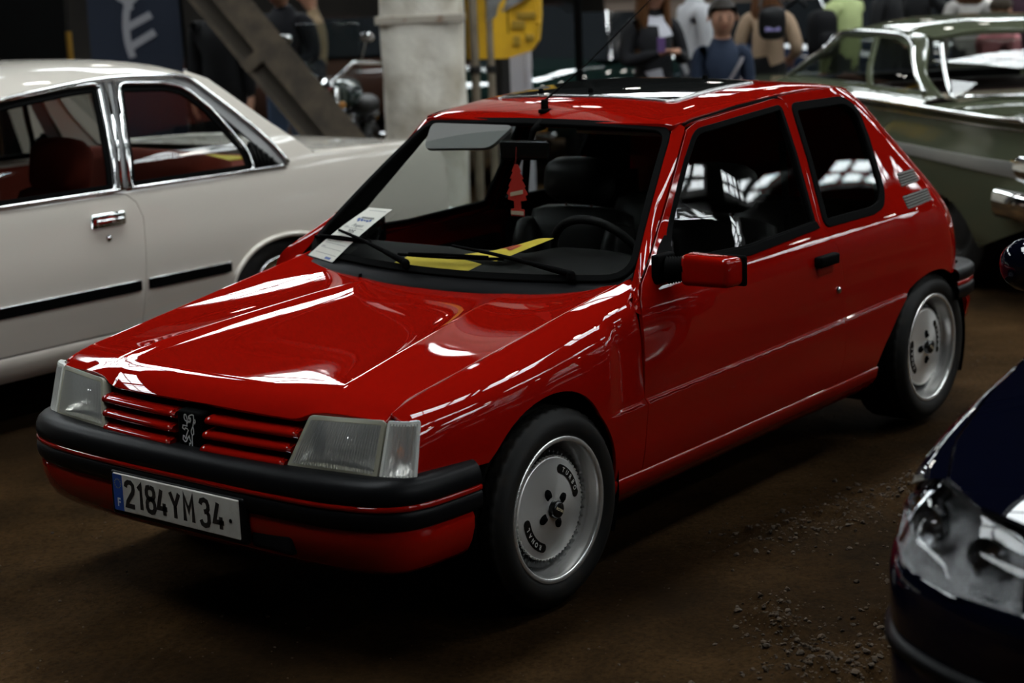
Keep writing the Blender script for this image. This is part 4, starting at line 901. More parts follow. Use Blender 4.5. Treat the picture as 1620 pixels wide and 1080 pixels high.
# --- loose things in and on the car
def onws(u0, v0, u1, v1): pass
M_PAPER = mat('paper_white', (.62, .61, .55), .8)
PP = [(-.772, .323), (-.583, .33), (-.715, -.035), (-.925, -.03)]
c3 = [wsp(u, v, .006) for u, v in PP]; nU, nV = 8, 14
G = np.array([[(c3[3]*(1-a)+c3[2]*a)*(1-b_)+(c3[0]*(1-a)+c3[1]*a)*b_+np.array([.004, 0, .006])*math.sin(math.pi*b_) for b_ in np.linspace(0, 1, nV)] for a in np.linspace(0, 1, nU)])
V, F = grid(G); n0 = len(V); V2 = V-np.array([.0006, 0, .0008]); SH = MB().add(V, F).add(V2, [f[::-1] for f in F]).build('entry_form', M_PAPER); tag(SH, 'white entry form with handwritten Peugeot 205 tucked under the windscreen wiper', 'paper')
def onsheet(a, b_, lift=.0008):
    p = (c3[3]*(1-a)+c3[2]*a)*(1-b_)+(c3[0]*(1-a)+c3[1]*a)*b_+np.array([.004, 0, .006])*math.sin(math.pi*b_); return p+np.array([.6, 0, .8])*lift
def sheet_rib(name, strokes, wd, m, x0, y0, sx, sy):
    q = MB()
    for s_ in strokes:
        V, F = ribbon(s_, wd); q.add([onsheet(x0+v[0]*sx, y0+v[1]*sy) for v in V], F)
    q.build(name, m, SH, smooth=False)
M_PEN = mat('pen_ink', (.03, .035, .05), .6); M_PRINT = mat('print_grey', (.22, .22, .21), .7); M_LOGO = mat('print_blue', (.10, .14, .32), .7)
for i, yv in enumerate((.57, .455, .36, .265, .18, .09)): sheet_rib('printed_rule', [[(.1, 0), (.92, 0)]], .006, M_PRINT, 0, yv, 1, 1)
def txt_on(s, x0, y0, w_, h_, m, name, slant=0.): 
    V, F = textmesh(s, 1.); V = V-V.min(0); V = V/np.array([V[:, 0].max(), V[:, 1].max(), 1]); q = MB().add([onsheet(x0+(v[0]+slant*v[1]*.2)*w_, y0+v[1]*h_, .0012) for v in V], F); q.build(name, m, SH, smooth=False)
txt_on('Peugeot', .32, .585, .42, .075, M_PEN, 'handwriting', .4); txt_on('205', .36, .475, .30, .07, M_PEN, 'handwriting', .4)
wv = [[(t, .5+.32*math.sin(9*t*math.pi)+.18*math.sin(23*t)) for t in np.linspace(0, 1, 60)]]
sheet_rib('printed_logo', wv, .10, M_LOGO, .22, .70, .56, .07); sheet_rib('printed_logo', [[(t, .5+.3*math.sin(11*t*math.pi+1)) for t in np.linspace(0, 1, 50)]], .12, M_PRINT, .28, .76, .50, .055)
sheet_rib('printed_heading', [[(k*.09, 0), (k*.09+.06, 0)] for k in range(8)], .012, M_PRINT, .2, .94, 1, 1); sheet_rib('printed_mark', [[(0, 0), (.22, 0)]], .035, M_LOGO, .62, .035, 1, 1)
for x0, yv in ((.1, .59), (.1, .48), (.1, .30), (.1, .20)): sheet_rib('printed_caption', [[(k*.05, 0), (k*.05+.035, 0)] for k in range(3)], .014, M_PRINT, x0, yv, 1, 1)
M_YEL = mat('flyer_yellow', (.58, .42, .015), .6)
def flyer(name, pts, label, marks):
    P = np.array(pts, float); a, b_, c_, d_ = P; G = np.array([[(a*(1-u)+b_*u)*(1-v)+(d_*(1-u)+c_*u)*v+np.array([0, 0, .012])*math.sin(math.pi*u)*v for v in np.linspace(0, 1, 8)] for u in np.linspace(0, 1, 10)])
    V, F = grid(G); o = MB().add(V, F).add(V-np.array([.0003, 0, .0006]), [f[::-1] for f in F]).build(name, M_YEL); tag(o, label, 'flyer')
    for (u0, v0, u1, v1) in marks:
        q = [(a*(1-u)+b_*u)*(1-v)+(d_*(1-u)+c_*u)*v+np.array([0, 0, .012])*math.sin(math.pi*u)*v+np.array([.0012, 0, .0012]) for u, v in ((u0, v0), (u1, v0), (u1+.05, v1), (u0+.05, v1))]; MB().add(q, [(0, 1, 2, 3)]).build('printed_stripe', mat('flyer_red', (.42, .05, .01), .6), o, smooth=False)
flyer('yellow_flyer', [(-.565, .118, .862), (-.60, -.06, .866), (-.70, .10, .885), (-.655, .285, .935)], 'yellow flyer with red stripes standing up on the dashboard', [(.25, .42, .36, .66), (.40, .48, .50, .70), (.55, .52, .64, .74)])
flyer('yellow_flyer', [(-.448, .09, .845), (-.462, -.235, .847), (-.50, -.20, .868), (-.483, .125, .866)], 'narrow yellow flyer lying along the bottom of the windscreen below the wiper', [])
# pine-tree air freshener on the interior mirror
FT = thing('air_freshener', 'red pine-tree air freshener hanging from the interior mirror', 'air freshener', (-.905, -.058, 1.0))
o = [(-.006, .13), (.006, .13), (.02, .105), (.014, .105), (.028, .082), (.02, .08), (.036, .055), (.03, .052), (.045, .03), (.035, .024), (.040, .010), (.014, .006), (.014, -.022), (.028, -.024), (.028, -.046), (-.028, -.046), (-.028, -.024), (-.014, -.022), (-.014, .006), (-.040, .010), (-.035, .024), (-.045, .03), (-.03, .052), (-.036, .055), (-.02, .08), (-.028, .082), (-.014, .105), (-.02, .105)]
V, F, N = surf_mesh(o, lambda a, b_: np.stack([np.zeros_like(a), a, b_], -1), res=.02, thick=.003, gap=0, hint=(1, 0, 0)); mk('card_tree', V, F, mat('tree_red', (.55, .025, .015), .6), FT, N)
MB().tube([(0, 0, .13), (.0, .005, .19)], .0012, 5).build('string', mat('red_string', (.3, .02, .015), .8), FT)
for z0, z1, sl in ((.026, .040, .012), (-.042, -.028, 0)): MB().add([(.0012, -.028, z0-sl*.5), (.0012, .028, z0+sl*.5), (.0012, .028, z1+sl*.5), (.0012, -.028, z1-sl*.5)], [(0, 1, 2, 3)]).build('tree_label', mat('tree_label', (.6, .45, .32), .6), FT, smooth=False)
# ------------------------------------------------------------------ white two-door saloon on the far side
def part_empty(name, parent, loc=(0, 0, 0)):
    o = bpy.data.objects.new(name, None); COL.objects.link(o); o.parent = parent; o.location = loc; o.empty_display_size = .05; return o
M_WHT = mat('cream_white_paint', (.60, .555, .49), .5, coat=1., coatr=.02, spec=0.); M_GREYB = mat('window_surround_grey', (.20, .20, .20), .35, metal=.6)
M_RUST = mat('rust_velour', (.16, .022, .010), .85, spec=.2, bump=(120, .2, .002)); M_WG = glass('white_car_glass', (.72, .74, .73))
WC = thing('coupe_car', 'cream-white two-door saloon car with chrome window trim and rust-red seats', 'car', (0, -3.16, 0))
yw = cubic1([.15, .22, .31, .45, .6, .8, .9, 1.36, 1.45], [.76, .81, .838, .858, .862, .85, .836, .60, .54])
def fwh(x, z):
    x = np.asarray(x, float); z = np.asarray(z, float); y = yw(z)-.05*np.clip((x-.5)/.9, 0, 1.2)**2-.06*np.clip((-2.2-x)/1., 0, 1.2)**2
    q = z-.505; return np.stack([x, y+.0*q, z], -1)
wdo = [(.24, .315), (.24, .60), (.235, .885), (.10, .912), (-1.0, .908), (-1.06, .900), (-1.108, .86), (-1.134, .79), (-1.124, .64), (-1.104, .45), (-1.085, .315)]
wd = [part_empty('door', WC) for _ in (0, 1)]
V, F, N = surf_mesh(wdo, fwh, res=.05, gap=.003); both('door_skin', V, F, M_WHT, wd, N)
WARCH = spl([(-1.60, .30), (-1.615, .42), (-1.66, .49), (-1.746, .555), (-1.85, .59), (-1.97, .60), (-2.09, .587), (-2.20, .545), (-2.29, .47), (-2.33, .38), (-2.34, .30)], res=.04)
wq = [(-1.085, .315), (-1.104, .45), (-1.124, .64), (-1.134, .79), (-1.108, .86), (-1.06, .90), (-1.0, .912), (-1.5, .912), (-2.02, .905), (-2.045, .93), (-1.93, 1.08), (-1.72, 1.30), (-1.64, 1.372), (-1.66, 1.385), (-1.772, 1.342), (-2.0, 1.137), (-2.22, .962), (-2.5, .952), (-2.9, .94), (-3.17, .915), (-3.22, .80), (-3.22, .45)] + [(-2.42, .33)] + [tuple(p) for p in WARCH[::-1]]
V, F, N = surf_mesh(wq, fwh, res=.05, gap=.002); WQ = both('rear_quarter_panel', V, F, M_WHT, WC, N)
for n_ in [0]:
    wf = [(.24, .315), (.24, .60), (.235, .885), (.25, .91), (.9, .86), (1.38, .80), (1.42, .70), (1.42, .42)]+[(.68+.36*math.cos(a), .28+.34*math.sin(a)) for a in np.radians(np.arange(10, 185, 12))]+[(.31, .30)]
    V, F, N = surf_mesh(wf, fwh, res=.06, gap=.003); both('front_fender', V, F, M_WHT, WC, N)
# arch lip, black rubbing strip with chrome, sill
V, F = tube(fwh(WARCH[:, 0], WARCH[:, 1])+np.array([0, .004, 0]), .012, 8); both('arch_lip', V, F, M_WHT, WC)
for x0, x1, ps in ((-1.075, .225, wd), (-1.60, -1.13, WQ)):
    V, F, N = surf_mesh([(x0, .484), (x1, .484), (x1, .52), (x0, .52)], offs(fwh, .016), res=.04, thick=.02, gap=0, bev=.008); both('rubbing_strip', V, F, M_RUB, ps, N)
    V, F, N = surf_mesh([(x0, .520), (x1, .520), (x1, .525), (x0, .525)], offs(fwh, .010), res=.04, thick=.012, gap=0); both('strip_chrome', V, F, M_CHROME, ps, N)
xs = np.linspace(-1.60, .31, 20); P = np.stack([np.stack([xs, np.full_like(xs, y), np.full_like(xs, z)], -1) for y, z in ((.836, .312), (.846, .30), (.835, .262), (.80, .20), (.70, .18))], 1); V, F = grid(P); both('sill', V, F, M_WHT, WC)
# belt chrome
for x0, x1 in ((-1.06, .1), (-2.02, -1.10)):
    xs = np.linspace(x0, x1, 24); V, F = tube(fwh(xs, np.full_like(xs, .921))+np.array([0, .002, 0]), .009, 8); both('belt_chrome', V, F, M_CHROME, WC)
# windows
wg1 = rnd([(.02, .93), (-.06, 1.0), (-.43, 1.27), (-.62, 1.315), (-1.0, 1.348), (-1.135, 1.352), (-1.06, 1.13), (-1.0, .93)], [.02, 0, .03, 0, 0, .02, 0, .02])
wg2 = rnd([(-1.105, .93), (-1.17, 1.13), (-1.262, 1.345), (-1.50, 1.33), (-1.60, 1.308), (-1.69, 1.21), (-1.80, 1.01), (-1.806, .93)], [.02, 0, .03, 0, .05, 0, .04, .02])
for g, pr in ((wg1, wd), (wg2, WQ)):
    V, F, N = surf_mesh(g, offs(fwh, -.012), res=.06, thick=0, gap=0); both('window_glass', V, F, M_WG, pr, N)
    V, F, N = ring(inset(resample(g, .04), -.004), inset(resample(g, .04), .018), fwh, res=.03, d0=-.006); both('window_rubber', V, F, M_RUB, pr, N)
    gg = inset(resample(g, .03), -.010); V, F = tube(fwh(gg[:, 0], gg[:, 1])+np.array([0, .002, 0]), .008, 8, closed=True); both('window_chrome', V, F, M_CHROME, pr)
# grey band between window chrome and drip chrome, B post
dr = [(.06, .94), (-.40, 1.275), (-.61, 1.325), (-.9, 1.358), (-1.18, 1.377), (-1.45, 1.372), (-1.63, 1.355), (-1.72, 1.29), (-1.93, 1.07), (-2.035, .93)]
band = dr+[(-1.99, .925)]+[(-1.87, 1.04), (-1.70, 1.235), (-1.612, 1.322), (-1.50, 1.342), (-1.262, 1.358), (-1.14, 1.364), (-1.0, 1.36), (-.62, 1.327), (-.42, 1.283), (-.05, 1.01), (.03, .94)]
V, F, N = surf_mesh(band, offs(fwh, -.002), res=.03, thick=.01, gap=0); both('window_surround', V, F, M_GREYB, WC, N)
dd = spl(dr, res=.03); V, F = tube(fwh(dd[:, 0], dd[:, 1])+np.array([0, .006, .002]), .010, 8); both('drip_chrome', V, F, M_CHROME, WC)
bp = [(-1.004, .925), (-1.068, 1.13), (-1.142, 1.36), (-1.255, 1.36), (-1.165, 1.13), (-1.10, .925)]; V, F, N = surf_mesh(bp, offs(fwh, -.004), res=.03, thick=.01, gap=0); both('door_post', V, F, M_GREYB, WC, N)
for k in (-.030, 0.012): V, F = tube(fwh(np.array([-1.052+k, -1.118+k*1.05, -1.198+k*1.2]), np.array([.925, 1.13, 1.365]))+np.array([0, .006, 0]), .010, 8); both('post_chrome', V, F, M_CHROME, WC)
fin = [(-1.812, .930), (-1.806, 1.01), (-1.853, 1.050), (-1.985, .926)]; V, F, N = surf_mesh(fin, offs(fwh, -.008), res=.03, thick=.01, gap=0); fp = both('louvre_panel', V, F, M_RUB, WC, N)
for k in range(6):
    x = -1.825-.024*k; zt = np.interp(-x, [1.806, 1.853, 1.985], [1.0, 1.045, .93]); V, F = tube(fwh(np.array([x, x]), np.array([.932, zt]))+np.array([0, .002, 0]), .006, 5); both('louvre', V, F, M_TRIM, fp)
# handle and lock
h = MB().rbox((-1.03, .846, .775), (-.85, .868, .838), .012, 2); both('door_handle', h.V, h.F, M_CHROME, wd); h = MB().rbox((-1.012, .862, .788), (-.868, .876, .812), .006, 2); both('handle_pull', h.V, h.F, M_CHROME, wd)
lk = MB().lathe([(0, .012), (.011, .011), (.016, .004), (.017, 0)], 16, 'y', (-.936, .850, .727)); both('door_lock', lk.V, lk.F, M_CHROME, wd)
# roof, glass, boot, bonnet
zrw = cubic1([-.38, -.55, -.8, -1.1, -1.4, -1.6, -1.8], [1.385, 1.425, 1.452, 1.462, 1.452, 1.43, 1.385])
def frw(x, y):
    x = np.asarray(x, float); a = np.abs(np.asarray(y, float)); ze = np.interp(-x, [.38, .61, .9, 1.18, 1.45, 1.63, 1.8], [1.285, 1.335, 1.366, 1.385, 1.380, 1.368, 1.325]); z = zrw(x); return np.stack([x, np.asarray(y, float), z-(z-ze)*np.clip(a/.60, 0, 1.1)**3.2], -1)
u = np.linspace(-1, 1, 15); ro_ = [(-.42+.05*(1-t*t), .575*t) for t in u]+[(-.62, .605), (-1.2, .600), (-1.62, .605)]+[(-1.70-.05*(1-t*t), .595*t) for t in u[::-1]]+[(-1.62, -.605), (-1.2, -.600), (-.62, -.605)]
V, F, N = surf_mesh(ro_, frw, res=.06, thick=.02, gap=0, hint=(0, 0, 1)); mk('roof', V, F, M_WHT, WC, N)
def rule(A, B, bul, n=16, m=8, up=(0, 0, 1)):
    uu = np.linspace(-1, 1, n); vv_ = np.linspace(0, 1, m); A = np.asarray(A); B = np.asarray(B)
    P = np.array([[(np.array([A[0]+A[3]*(1-t*t), A[1]*t, A[2]])*(1-v)+np.array([B[0]+B[3]*(1-t*t), B[1]*t, B[2]])*v)+np.array(up)*bul*4*v*(1-v) for v in vv_] for t in uu]); return grid(P)
V, F = rule((-1.70, .585, 1.375, -.05), (-2.24, .70, .965, -.12), .02); mk('rear_window', V, F, M_WG, WC)
V, F = rule((-.42, .575, 1.345, .05), (.12, .70, .94, .12), .02); mk('windscreen', V, F, M_WG, WC)
V, F = rule((-2.22, .742, .958, -.10), (-3.17, .775, .915, -.05), .012); mk('boot_lid', V, F, M_WHT, WC)
V, F = strip(fwh(np.linspace(-2.24, -3.17, 20), np.interp(np.linspace(2.24, 3.17, 20), [2.22, 2.5, 2.9, 3.17], [.955, .950, .938, .912])), np.stack([np.linspace(-2.24, -3.17, 20), np.linspace(.742, .775, 20), np.linspace(.958, .915, 20)], -1), 5, .010, (0, 0, 1)); both('rear_wing_top', V, F, M_WHT, WC)
V, F = rule((.16, .72, .925, .10), (1.40, .74, .80, .03), .03); mk('bonnet', V, F, M_WHT, WC)
V, F = strip(fwh(np.linspace(.2, 1.38, 20), np.interp(np.linspace(.2, 1.38, 20), [.25, .9, 1.38], [.91, .86, .80])), np.stack([np.linspace(.16, 1.40, 20), np.linspace(.72, .74, 20), np.linspace(.925, .80, 20)], -1), 5, .012, (0, 0, 1)); both('wing_top', V, F, M_WHT, WC)
MB().rbox((1.36, -.78, .45), (1.43, .78, .80), .02).build('nose_panel', M_WHT, WC); MB().rbox((1.42, -.45, .58), (1.445, .45, .74), .01).build('grille', M_RUB, WC)
for s in (-1, 1): MB().rbox((1.42, s*.6-.13, .57), (1.45, s*.6+.13, .75), .015).build('headlamp', M_REFL, WC)
MB().rbox((1.44, -.84, .43), (1.54, .84, .54), .03).build('front_bumper', M_CHROME, WC)
MB().rbox((-3.24, -.76, .45), (-3.18, .76, .91), .03).build('rear_panel', M_WHT, WC); MB().rbox((-3.36, -.84, .45), (-3.24, .84, .56), .03).build('rear_bumper', M_CHROME, WC)
for s in (-1, 1): MB().rbox((-3.265, s*.6-.16, .62), (-3.235, s*.6+.16, .78), .012).build('tail_lamp', mat('tail_red'), WC)
MB().box((-3.15, -.70, .22), (1.3, .70, .27)).box((-3.1, -.68, .27), (-2.35, .68, .60)).build('floor_pan', M_DARK, WC, smooth=False)
for cx in (.68, -1.97): V, F = liner(cx, .30, .335, .52, .835); both('wheel_arch_liner', V, F, M_DARK, WC)
def road_wheel(parent, loc, flip, Ro, Rr, wid, capm, name='wheel'):
    wp = part_empty(name, parent, loc); V, F = tyre_mesh(Ro, Rr, wid, 96)
    hc = MB().lathe([(0, .012), (.03, .012), (.05, .004), (.09, .0), (Rr*.72, -.012), (Rr*.8, -.022), (Rr*.93, -.008), (Rr, .004), (Rr+.003, -.01)], 40, 'y')
    for n, V, F, m in (('tyre', V, F, M_TYRE), ('hub_cap', np.array(hc.V), hc.F, capm)):
        if flip: V, F, _ = flipy(V, F)
        mk(n, V, F, m, wp)
for x in (.68, -1.97):
    road_wheel(WC, (x, .80, .305), False, .305, .185, .18, M_CHROME); road_wheel(WC, (x, -.80, .305), True, .305, .185, .18, M_CHROME)
# cabin
for y in (.36, -.36):
    S = part_empty('front_seat', WC, (-.93, y, 0)); T = Matrix.Translation((0, 0, .50)) @ Matrix.Rotation(math.radians(-16), 4, 'Y')
    V, F = soft((-.10, -.25, -.12), (.04, .25, .42), .06, M=T); mk('seat_back', V, F, M_RUST, S); V, F = soft((0, -.25, .34), (.52, .25, .52), .06); mk('seat_cushion', V, F, M_RUST, S)
    T2 = Matrix.Translation((-.16, 0, .985)) @ Matrix.Rotation(math.radians(-10), 4, 'Y'); V, F = soft((-.075, -.17, -.11), (.075, .17, .13), .07, M=T2); mk('headrest', V, F, M_RUST, S)
T = Matrix.Translation((-1.66, 0, .55)) @ Matrix.Rotation(math.radians(-18), 4, 'Y'); RS = part_empty('rear_seat', WC); V, F = soft((-.10, -.66, -.1), (.06, .66, .46), .07, M=T); mk('seat_back', V, F, M_RUST, RS); V, F = soft((-1.66, -.66, .36), (-1.15, .66, .54), .07); mk('seat_cushion', V, F, M_RUST, RS)
MB().rbox((-2.28, -.68, .905), (-1.80, .68, .925), .008).build('parcel_shelf', M_RUST, WC)
MB().box((-.02, -.68, .60), (.14, .68, .90)).build('dashboard', M_DARK, WC, smooth=False)
for a, b_, m in ((-1.75, .1, M_RUST),): pass
V, F, N = surf_mesh([(.1, .35), (.1, .90), (-1.06, .90), (-1.06, .35)], offs(fwh, -.05), res=.1, thick=0, gap=0); both('door_card', V, [f[::-1] for f in F], M_RUST, WC, -N)
V, F, N = surf_mesh([(-1.1, .35), (-1.1, .90), (-2.2, .90), (-2.2, .65), (-1.6, .60), (-1.5, .35)], offs(fwh, -.05), res=.1, thick=0, gap=0); both('quarter_card', V, [f[::-1] for f in F], M_RUST, WC, -N)
xs, ysr = np.linspace(-.45, -1.7, 12), np.linspace(-.57, .57, 9); P = np.array([frw(np.full(9, x), ysr)-np.array([0, 0, .03]) for x in xs]); V, F = grid(P); mk('headlining', V, F, M_TRIM, WC)
WM = part_empty('interior_mirror', WC); MB().rbox((-.36, -.12, 1.22), (-.34, .12, 1.29), .01).tube([(-.35, 0, 1.28), (-.40, 0, 1.36)], .01, 6).build('mirror_body', M_RUB, WM)
YP = MB().rbox((-2.16, -3.16+.05, .927), (-2.0, -3.16+.46, .933), .002, 1).build('yellow_sheet', mat('sheet_yellow', (.50, .40, .03), .7)); tag(YP, 'yellow sheet lying on the rear shelf of the white car', 'paper')
# ------------------------------------------------------------------ sage-green 1960s saloon, seen from its rear corner
M_GRN = mat('sage_green_paint', (.072, .080, .050), .5, coat=1., coatr=.03, spec=0.); M_BAND = mat('silver_band', (.42, .42, .40), .3, metal=.8); M_GG = glass('green_car_glass', (.62, .64, .62))
GC = thing('vintage_sedan', 'sage-green vintage saloon car with chrome fins, seen from its rear corner', 'car', (-6.91, -1.10, 0), math.radians(230.3))
ygr = cubic1([.18, .3, .5, .62, .70, .78, .86, .92, .95], [.86, .93, .975, .992, .998, .985, .960, .965, .985])
def fgr(x, z):
    x = np.asarray(x, float); z = np.asarray(z, float); y = ygr(z)-.10*np.clip((x-1.4)/1.2, 0, 1.2)**2-.05*np.clip((-1.9-x)/.75, 0, 1.2)**2; return np.stack([x, y, z], -1)
zfin = lambda x: .950-.0*x
AR = lambda cx, r=.34: [(cx+r*math.cos(a), .24+r*.75*math.sin(a)) for a in np.radians(np.arange(0, 181, 12))]
for nm, o_ in (('rear_quarter_panel', [(-.95, .26), (-.95, .95), (-2.62, .95), (-2.66, .80), (-2.62, .45)]+AR(-1.62)[::-1]), ('rear_door', [(-.95, .26), (-.95, .95), (0, .955), (.04, .26)]), ('front_door', [(.04, .26), (0, .955), (1.0, .96), (1.05, .26)]), ('front_fender', [(1.05, .26), (1.0, .96), (2.55, .92), (2.62, .5)]+AR(1.40)+[])):
    V, F, N = surf_mesh(o_, fgr, res=.07, gap=.003); both(nm, V, F, M_GRN, GC, N)
xs = np.linspace(-2.60, 2.5, 60); V, F = tube(fgr(xs, np.full_like(xs, .953))+np.array([0, .004, .002]), .014, 8); both('fin_chrome', V, F, M_CHROME, GC)
V, F = tube(fgr(xs[:40], np.full_like(xs[:40], .905))+np.array([0, .004, .0]), .007, 6); both('side_chrome', V, F, M_CHROME, GC)
bo = [(-2.55, .675), (-.8, .69), (.4, .715), (.4, .73), (-.8, .735), (-2.55, .748)]; V, F, N = surf_mesh(bo, offs(fgr, .008), res=.06, thick=.01, gap=0); both('side_band', V, F, M_BAND, GC, N)
# upper deck: fins in to belt line
def deck(x0, x1, yi, zi, name, n=24):
    xs = np.linspace(x0, x1, n); A = fgr(xs, np.full_like(xs, .953)); Bq = np.stack([xs, np.full_like(xs, yi), np.interp(xs, [min(x0, x1), max(x0, x1)], [zi[0], zi[1]])], -1); V, F = strip(A, Bq, 6, .006, (0, 0, 1)); both(name, V, F, M_GRN, GC)
deck(-1.36, 1.0, .86, (1.0, 1.005), 'belt_shoulder'); deck(-2.62, -1.36, .40, (.93, .985), 'rear_deck_side')
P = np.array([[(x, y, np.interp(x, [-2.62, -1.36], [.93, .985])+.012*(1-(y/.40)**2)) for y in np.linspace(-.4, .4, 9)] for x in np.linspace(-2.62, -1.36, 14)]); V, F = grid(P); mk('boot_lid', V, F, M_GRN, GC)
P = np.array([[(x, y, np.interp(x, [1.0, 2.6], [1.0, .90])+.02*(1-(y/.9)**2)-.03*(abs(y)/.9)**4) for y in np.linspace(-.9, .9, 13)] for x in np.linspace(1.0, 2.6, 12)]); V, F = grid(P); mk('bonnet', V, F, M_GRN, GC)
# greenhouse: side skin with windows, roof, screens
yg2 = cubic1([.99, 1.05, 1.29, 1.34, 1.40], [.865, .845, .665, .62, .52])
def fgh(x, z): x = np.asarray(x, float); z = np.asarray(z, float); return np.stack([x, yg2(z)-.03*np.clip((-.8-x)/.6, 0, 1)**2, z], -1)
sk = [(1.0, 1.0), (.62, 1.18), (.50, 1.295), (.35, 1.33), (-.35, 1.335), (-.72, 1.315), (-.86, 1.25), (-1.05, 1.12), (-1.30, 1.02), (-1.36, .995)]
w1 = rnd([(.26, 1.02), (.90, 1.02), (.56, 1.20), (.46, 1.285), (-.03, 1.288), (-.36, 1.02)][1:]+[(.26, 1.02)][:0], .03); w2 = rnd([(-.43, 1.02), (-.09, 1.288), (-.36, 1.285), (-.62, 1.245), (-.80, 1.165), (-1.12, 1.02)], [.02, .02, .06, .06, .05, .02])
V, F, N = surf_mesh(sk, fgh, res=.05, holes=[w1, w2], gap=0, thick=.02); GS = both('window_frame_panel', V, F, M_GRN, GC, N)
for g in (w1, w2):
    V, F, N = surf_mesh(g, offs(fgh, -.012), res=.08, thick=0, gap=0); both('window_glass', V, F, M_GG, GC, N)
gg = spl([(.96, 1.012), (.60, 1.19), (.49, 1.30), (-.35, 1.308), (-.64, 1.265), (-.83, 1.175), (-1.16, 1.015)], res=.05); V, F = tube(fgh(gg[:, 0], gg[:, 1])+np.array([0, .006, 0]), .013, 8); both('window_chrome', V, F, M_CHROME, GC)
zg = cubic1([.55, .3, 0, -.4, -.75, -.95], [1.345, 1.385, 1.402, 1.40, 1.375, 1.335])
def frg(x, y):
    x = np.asarray(x, float); a = np.abs(np.asarray(y, float)); z = zg(x); return np.stack([x, np.asarray(y, float), z-.075*np.clip(a/.63, 0, 1.1)**4], -1)
u = np.linspace(-1, 1, 15); o_ = [(.46+.12*(1-t*t), .62*t) for t in u]+[(.2, .635), (-.4, .635), (-.75, .62)]+[(-.80-.14*(1-t*t), .60*t) for t in u[::-1]]+[(-.75, -.62), (-.4, -.635), (.2, -.635)]
V, F, N = surf_mesh(o_, frg, res=.07, thick=.03, gap=0, hint=(0, 0, 1)); mk('roof', V, F, M_GRN, GC, N)
V, F = rule((-.86, .60, 1.285, -.12), (-1.38, .78, .995, -.16), .05); mk('rear_window', V, F, M_GG, GC)
V, F = rule((.50, .60, 1.30, .10), (1.0, .80, 1.0, .22), .05); mk('windscreen', V, F, M_GG, GC)
cv = np.array([(-.90, .625, 1.275), (-.99, .66, 1.215), (-1.14, .715, 1.12), (-1.30, .765, 1.03), (-1.40, .79, .998)]); V, F = tube(spl(cv, res=.04), .014, 8); both('rear_window_chrome', V, F, M_CHROME, GC)
cl = np.array([(-1.40-.16*(1-t*t), .79*t, .997) for t in np.linspace(-1, 1, 16)]); V, F = tube(cl, .012, 6); mk('rear_window_chrome', V, F, M_CHROME, GC)
# rear panel, round lamps, bumper, wheels, seats
P = np.array([[(np.interp(z, [.40, .6, .8, .95], [-2.60, -2.68, -2.66, -2.60])-.04*(1-(y/.95)**2), y, z) for z in (.40, .5, .6, .7, .8, .9, .945)] for y in np.linspace(-.93, .93, 15)]); V, F = grid(P); mk('rear_panel', V, F, M_GRN, GC)
for s in (-1, 1):
    TL = part_empty('tail_lamp', GC); MB().lathe([(.045, -.02), (.075, -.04), (.095, -.01), (.10, .06), (.09, .26)], 24, 'x', M=Matrix.Translation((-2.66, s*.885, .715)) @ Matrix.Rotation(math.pi, 4, 'Z') @ Matrix.Scale(-1, 4, (1, 0, 0))).build('lamp_bezel', M_CHROME, TL); MB().ell((-2.68, s*.885, .715), (.035, .06, .06)).build('lamp_lens', mat('tail_lens', (.12, .01, .01), .2, coat=1.), TL)
bpth = spl([(-2.35, 1.01), (-2.60, 1.0), (-2.74, .90), (-2.80, .5), (-2.81, 0), (-2.80, -.5), (-2.74, -.90), (-2.60, -1.0), (-2.35, -1.01)], n=5)
V, F = sweep(np.column_stack([bpth[::-1], np.zeros(len(bpth))]), [(-.04, .61), (0, .615), (.022, .59), (.026, .55), (.02, .50), (0, .47), (-.04, .46)]); mk('rear_bumper', V, F, M_CHROME, GC)
MB().rbox((2.62, -.98, .45), (2.75, .98, .58), .03).build('front_bumper', M_CHROME, GC)
MB().box((-2.5, -.8, .24), (2.5, .8, .30)).box((-2.5, -.8, .3), (-1.75, .8, .85)).box((1.1, -.7, .3), (2.55, .7, .85)).build('floor_pan', M_DARK, GC, smooth=False)
for x in (-1.62, 1.40):
    road_wheel(GC, (x, .87, .335), False, .335, .19, .19, M_STEEL); road_wheel(GC, (x, -.87, .335), True, .335, .19, .19, M_STEEL)  # hub caps coloured dark to stand in for the shadow low on the car
for x, n in ((-.75, 'rear_seat'), (.2, 'front_seat')):
    S = part_empty(n, GC, (x, 0, 0)); T = Matrix.Translation((0, 0, .55)) @ Matrix.Rotation(math.radians(-12), 4, 'Y'); V, F = soft((-.10, -.72, -.1), (.08, .72, .44), .08, M=T); mk('seat_back', V, F, mat('maroon_vinyl', (.035, .012, .010), .6), S)
    V, F = soft((0, -.72, .38), (.5, .72, .56), .08); mk('seat_cushion', V, F, mat('maroon_vinyl'), S)
MB().rbox((-1.36, -.74, .965), (-.9, .74, .985), .01).build('parcel_shelf', mat('shelf_beige', (.22, .18, .13), .8), GC)
MB().box((.75, -.75, .6), (.95, .75, 1.0)).build('dashboard', M_DARK, GC, smooth=False)
# ------------------------------------------------------------------ dark navy car in the near right corner
M_NAVY = mat('navy_paint', (.0014, .0018, .0060), .4, coat=1., coatr=.015, spec=0.); M_NG = glass('navy_car_glass', (.45, .47, .48))
NC = thing('compact_car', 'dark navy car, only its front corner and clear headlamp showing at the right edge', 'car', (.999, 2.933, 0), math.radians(1.5))
